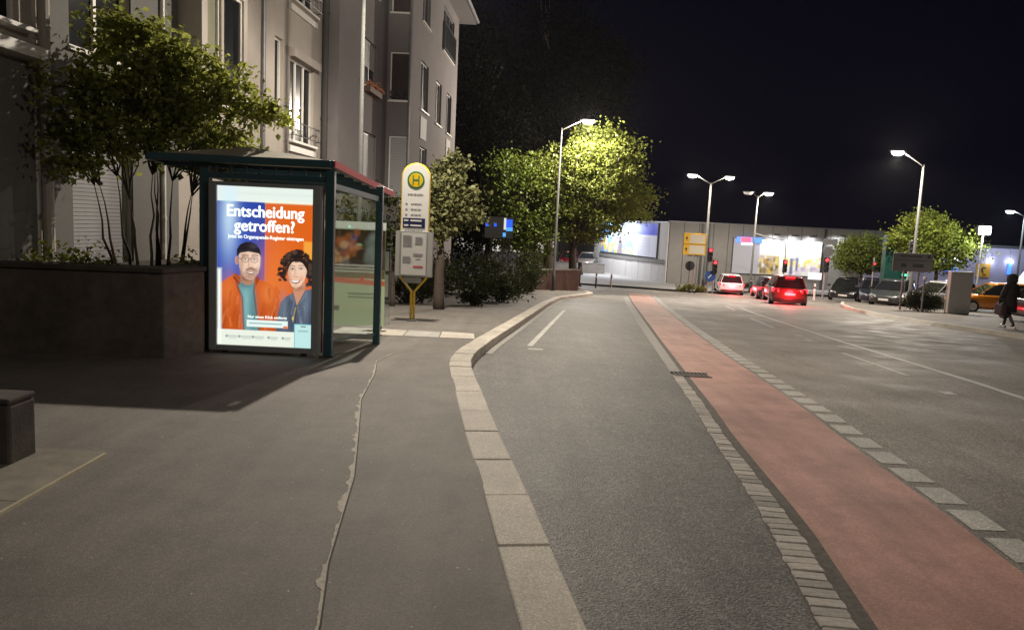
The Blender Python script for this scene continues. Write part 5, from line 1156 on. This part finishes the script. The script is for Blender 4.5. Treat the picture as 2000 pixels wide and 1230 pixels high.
L_near = leafmat('shrub_leaf', (.25,.285,.07), .4, .5); L_pale = leafmat('pale_leaf', (.175,.185,.085), .25, .3); L_lime = leafmat('lime_leaf', (.16,.195,.042), .35, .5)
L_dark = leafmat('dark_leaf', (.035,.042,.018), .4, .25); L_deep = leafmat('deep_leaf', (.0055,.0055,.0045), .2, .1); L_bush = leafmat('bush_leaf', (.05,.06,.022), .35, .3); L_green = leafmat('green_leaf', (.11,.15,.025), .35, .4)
# multi-stemmed tree in the planter
tb = (-4.85, 10.15, .82)
tree('multi_stem_tree', 'bushy multi-stemmed maple growing from the dark planter', 'tree', tb, 1.35, .024,
     [(-.25,0,2.6,.85,.55,.6), (.35,0,2.4,.75,.5,.5), (-.9,-.4,2.15,.65,.5,.5), (-.95,-.5,1.5,.5,.4,.35), (-.1,0,1.85,1.0,.5,.4), (1.0,.2,2.35,.5,.4,.28), (1.4,.35,2.2,.42,.32,.15), (1.0,.3,1.8,.45,.38,.28), (.8,.2,1.5,.4,.4,.2), (-.25,-.1,3.15,.45,.35,.22)],
     360, 46, .12, .078, L_near, stems=10, clip=lambda p: (p[:, 0] + tb[0] > -6.0 + (p[:, 1]+tb[1]-9)*.06 + .12) & ((p[:, 0] + tb[0] < -4.5) | (p[:, 1] + tb[1] > 9.75)))
for i, (x, y, s, n, lb) in enumerate(((-4.05,9.75,.22,260,'small leafy shrub at the planter corner beside the shelter'), (-5.45,9.2,.26,520,'low spreading bush at the left of the planter'), (-5.0,9.1,.16,220,'low green tuft in front of the tree stems'))):
    t = thing('shrub', lb, 'shrub', (x, y, .84), 0, 'low planting in the planter'); p = RNG.normal(size=(n,3))*np.array([s*1.1,s*.5,s*.6]); p[:,2] = np.abs(p[:,2]); p = p[np.abs(p[:, 0]) < 2.2*s]
    mb = MB()
    for q in p[:14]: mb.tube([(0,0,-.03), tuple(q*.5+np.array([0,0,.02])), tuple(q)], [.008,.006,.003], 5)
    mb.build('stem', M_bark, t, fix=False); link('foliage', leaf_mesh('foliage', p, .06, L_near), t)
gt = RNG.uniform(size=(900,2)); gp_ = np.stack([-6.0+gt[:,0]*1.9, 8.85+gt[:,1]*.7, .86+RNG.uniform(0,.05,900)],1); gp_ = gp_[gp_[:,0] > -6+.0]
tag(link('ground_cover', leaf_mesh('ground_cover', gp_, .05, L_near)), 'low ground cover over the planter soil', 'ground cover', kind='stuff')
# tree beside the bus stop sign
tree('whitebeam_tree', 'pale leaved tree standing right behind the bus stop sign', 'tree', (-1.95, 20.0, G(20)), 1.75, .13,
     [(0,.2,3.1,.6,.55,.85), (.55,.1,2.75,.5,.45,.5), (-.5,.3,2.6,.45,.45,.55), (.1,0,2.25,.6,.5,.35), (.25,.1,3.7,.3,.3,.4)], 130, 46, .16, .12, L_pale, limbs=12)
t_ = (-2.9, 15.6)
tree('young_tree', 'loose shrubby tree between the shelter and the mauve house', 'tree', (-3.25, 20.4, G(20.4)), 1.3, .06, [(-.1,0,2.2,.75,.5,.8), (-.5,0,1.4,.5,.4,.5), (.4,0,1.7,.4,.4,.6)], 70, 40, .18, .10, L_bush, limbs=8)
tree('young_tree', 'thin shrubby tree showing above the shelter roof by the lamp post', 'tree', (-4.15, 18.6, G(18.6)), 1.5, .045, [(.05,0,2.35,.4,.4,.6), (-.1,0,1.5,.5,.4,.5)], 40, 30, .16, .09, L_bush, limbs=8)
# bushes along the pavement
def bush(label, x, y, rx, ry, h, n, leaf, m, group='bushes along the pavement', name='bush'):
    t = thing(name, label, 'bush', (x, y, G(y)), 0, group); k = max(6, n//60); cl = clusters([(0,0,h*.5,rx*.85,ry*.85,h*.42)], k, .3); p = scatter(cl, n//k, min(rx,h)*.2, .8); p = p[p[:,2] > .02]
    mb = MB()
    for q in cl[:10]: mb.tube([(q[0]*.2,q[1]*.2,-.05), tuple(np.array(q)*np.array([.6,.6,.5])), tuple(q)], [.025,.018,.008], 5)
    mb.build('stem', M_bark, t, fix=False); link('foliage', leaf_mesh('foliage', p, leaf, m), t); return t
bush('dark bush under the pale leaved tree', -3.0, 22.3, .9, .8, 1.0, 1300, .09, L_bush)
bush('green rounded bush right of the pale tree trunk', -1.1, 22.6, .6, .5, .75, 1100, .08, L_bush)
bush('low bush beside the rounded one further along the pavement', -.5, 25.5, .8, .7, .9, 1300, .09, L_dark)
bush('low dark bush midway to the brick wall', -.3, 28.5, 1.0, .9, 1.0, 1400, .10, L_dark)
bush('tall dark bush behind the low pavement bushes', -1.8, 31, 1.7, 1.4, 1.7, 2200, .13, L_dark)
bush('dark hedge bush left of the brick wall', .3, 34.5, 1.0, 1.0, 1.5, 1700, .11, L_bush)
bush('upright bush touching the brick wall', .85, 38.2, .9, .8, 2.3, 2000, .12, L_bush)
bush('dark undergrowth mound behind the pale tree', -3.2, 27.5, 1.5, 1.3, 1.5, 1800, .12, L_dark)
# the lit roadside tree and its dark neighbours
tree('roadside_tree', 'large tree lit bright green by the lamp in its crown', 'tree', (3.35, 43.8, G(43.8)), 2.6, .24,
     [(.5,0,6.4,3.2,2.4,2.4), (1.6,.2,7.6,2.0,1.8,1.6), (-1.3,-.2,5.6,2.2,2.0,2.0), (2.3,.2,5.2,2.2,2.0,1.5), (.3,-.3,4.1,2.6,2.0,1.3), (.9,-2.0,6.9,2.0,1.0,1.8), (1.2,0,9.0,1.2,1.2,.9)], 640, 50, .36, .15, L_lime, limbs=22, zs=.45)
tree('bushy_tree', 'dark bushy tree left of the lamp post by the road', 'tree', (.6, 42.6, G(42.6)), 1.6, .16, [(-.3,0,4.6,1.9,1.6,2.6), (.4,-.2,2.8,1.5,1.3,1.2), (-1.0,0,6.2,1.2,1.1,1.4)], 260, 46, .38, .16, L_green, limbs=14)
gd = 'dark trees behind the houses'
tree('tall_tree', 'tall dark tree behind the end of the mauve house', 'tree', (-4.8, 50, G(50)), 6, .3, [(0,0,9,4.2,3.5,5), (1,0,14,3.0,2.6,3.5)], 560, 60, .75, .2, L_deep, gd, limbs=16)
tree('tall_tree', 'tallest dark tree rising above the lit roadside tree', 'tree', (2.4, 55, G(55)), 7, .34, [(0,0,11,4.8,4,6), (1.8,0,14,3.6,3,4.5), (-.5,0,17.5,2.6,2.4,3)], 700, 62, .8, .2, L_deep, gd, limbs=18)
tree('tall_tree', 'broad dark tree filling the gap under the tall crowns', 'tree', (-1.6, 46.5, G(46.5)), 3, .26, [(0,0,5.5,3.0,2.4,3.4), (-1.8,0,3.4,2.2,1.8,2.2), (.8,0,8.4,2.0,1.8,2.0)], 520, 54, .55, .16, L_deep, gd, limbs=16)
# trees and hedge across the road
tree('round_tree', 'dim round-crowned tree beside the right billboard', 'tree', (23.1, 50.5, G(50.5)), 1.75, .10, [(-.15,0,3.1,1.75,1.5,1.15), (-.9,0,2.6,.9,.9,.8), (.7,0,2.7,1.0,.9,.9)], 210, 46, .28, .14, L_green, 'trees in the car park', limbs=14)
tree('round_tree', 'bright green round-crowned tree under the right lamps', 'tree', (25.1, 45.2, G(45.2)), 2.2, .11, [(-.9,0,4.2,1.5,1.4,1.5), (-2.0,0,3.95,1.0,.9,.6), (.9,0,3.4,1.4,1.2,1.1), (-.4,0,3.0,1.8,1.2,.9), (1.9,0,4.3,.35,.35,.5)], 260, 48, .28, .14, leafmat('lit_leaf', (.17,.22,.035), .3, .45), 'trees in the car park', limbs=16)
bush('clipped dark hedge left of the totem', 19.2, 35.4, .98, .6, 1.0, 7000, .06, L_dark, None, 'hedge')
bush('low yellowish shrubs on the traffic island below the yellow sign', 12.2, 51.6, 1.3, .5, .5, 1500, .10, leafmat('yellow_leaf', (.16,.16,.04), .3, .3), None, 'shrub')
bush('low planting strip before the right billboard', 18.6, 62.5, 1.9, .5, .6, 900, .10, L_bush, None, 'shrub')
# ------------------------------------------------------------------ night haze: gives the lamps their halos
HZ = True
if HZ:
    hm = bpy.data.materials.new('night_haze'); hm.use_nodes = True; _N, _L = hm.node_tree.nodes, hm.node_tree.links
    _N.remove(_N['Principled BSDF']); _v = _N.new('ShaderNodeVolumePrincipled'); _v.inputs['Density'].default_value = .0001; _v.inputs['Anisotropy'].default_value = .6; _v.inputs['Color'].default_value = (.9,.92,1,1)
    _L.new(_v.outputs[0], _N['Material Output'].inputs['Volume'])
    hz_ = MB().box(-155, -65, -4.2, 305, 305, 22).build('haze', hm); tag(hz_, 'thin night haze over the street', kind='stuff')
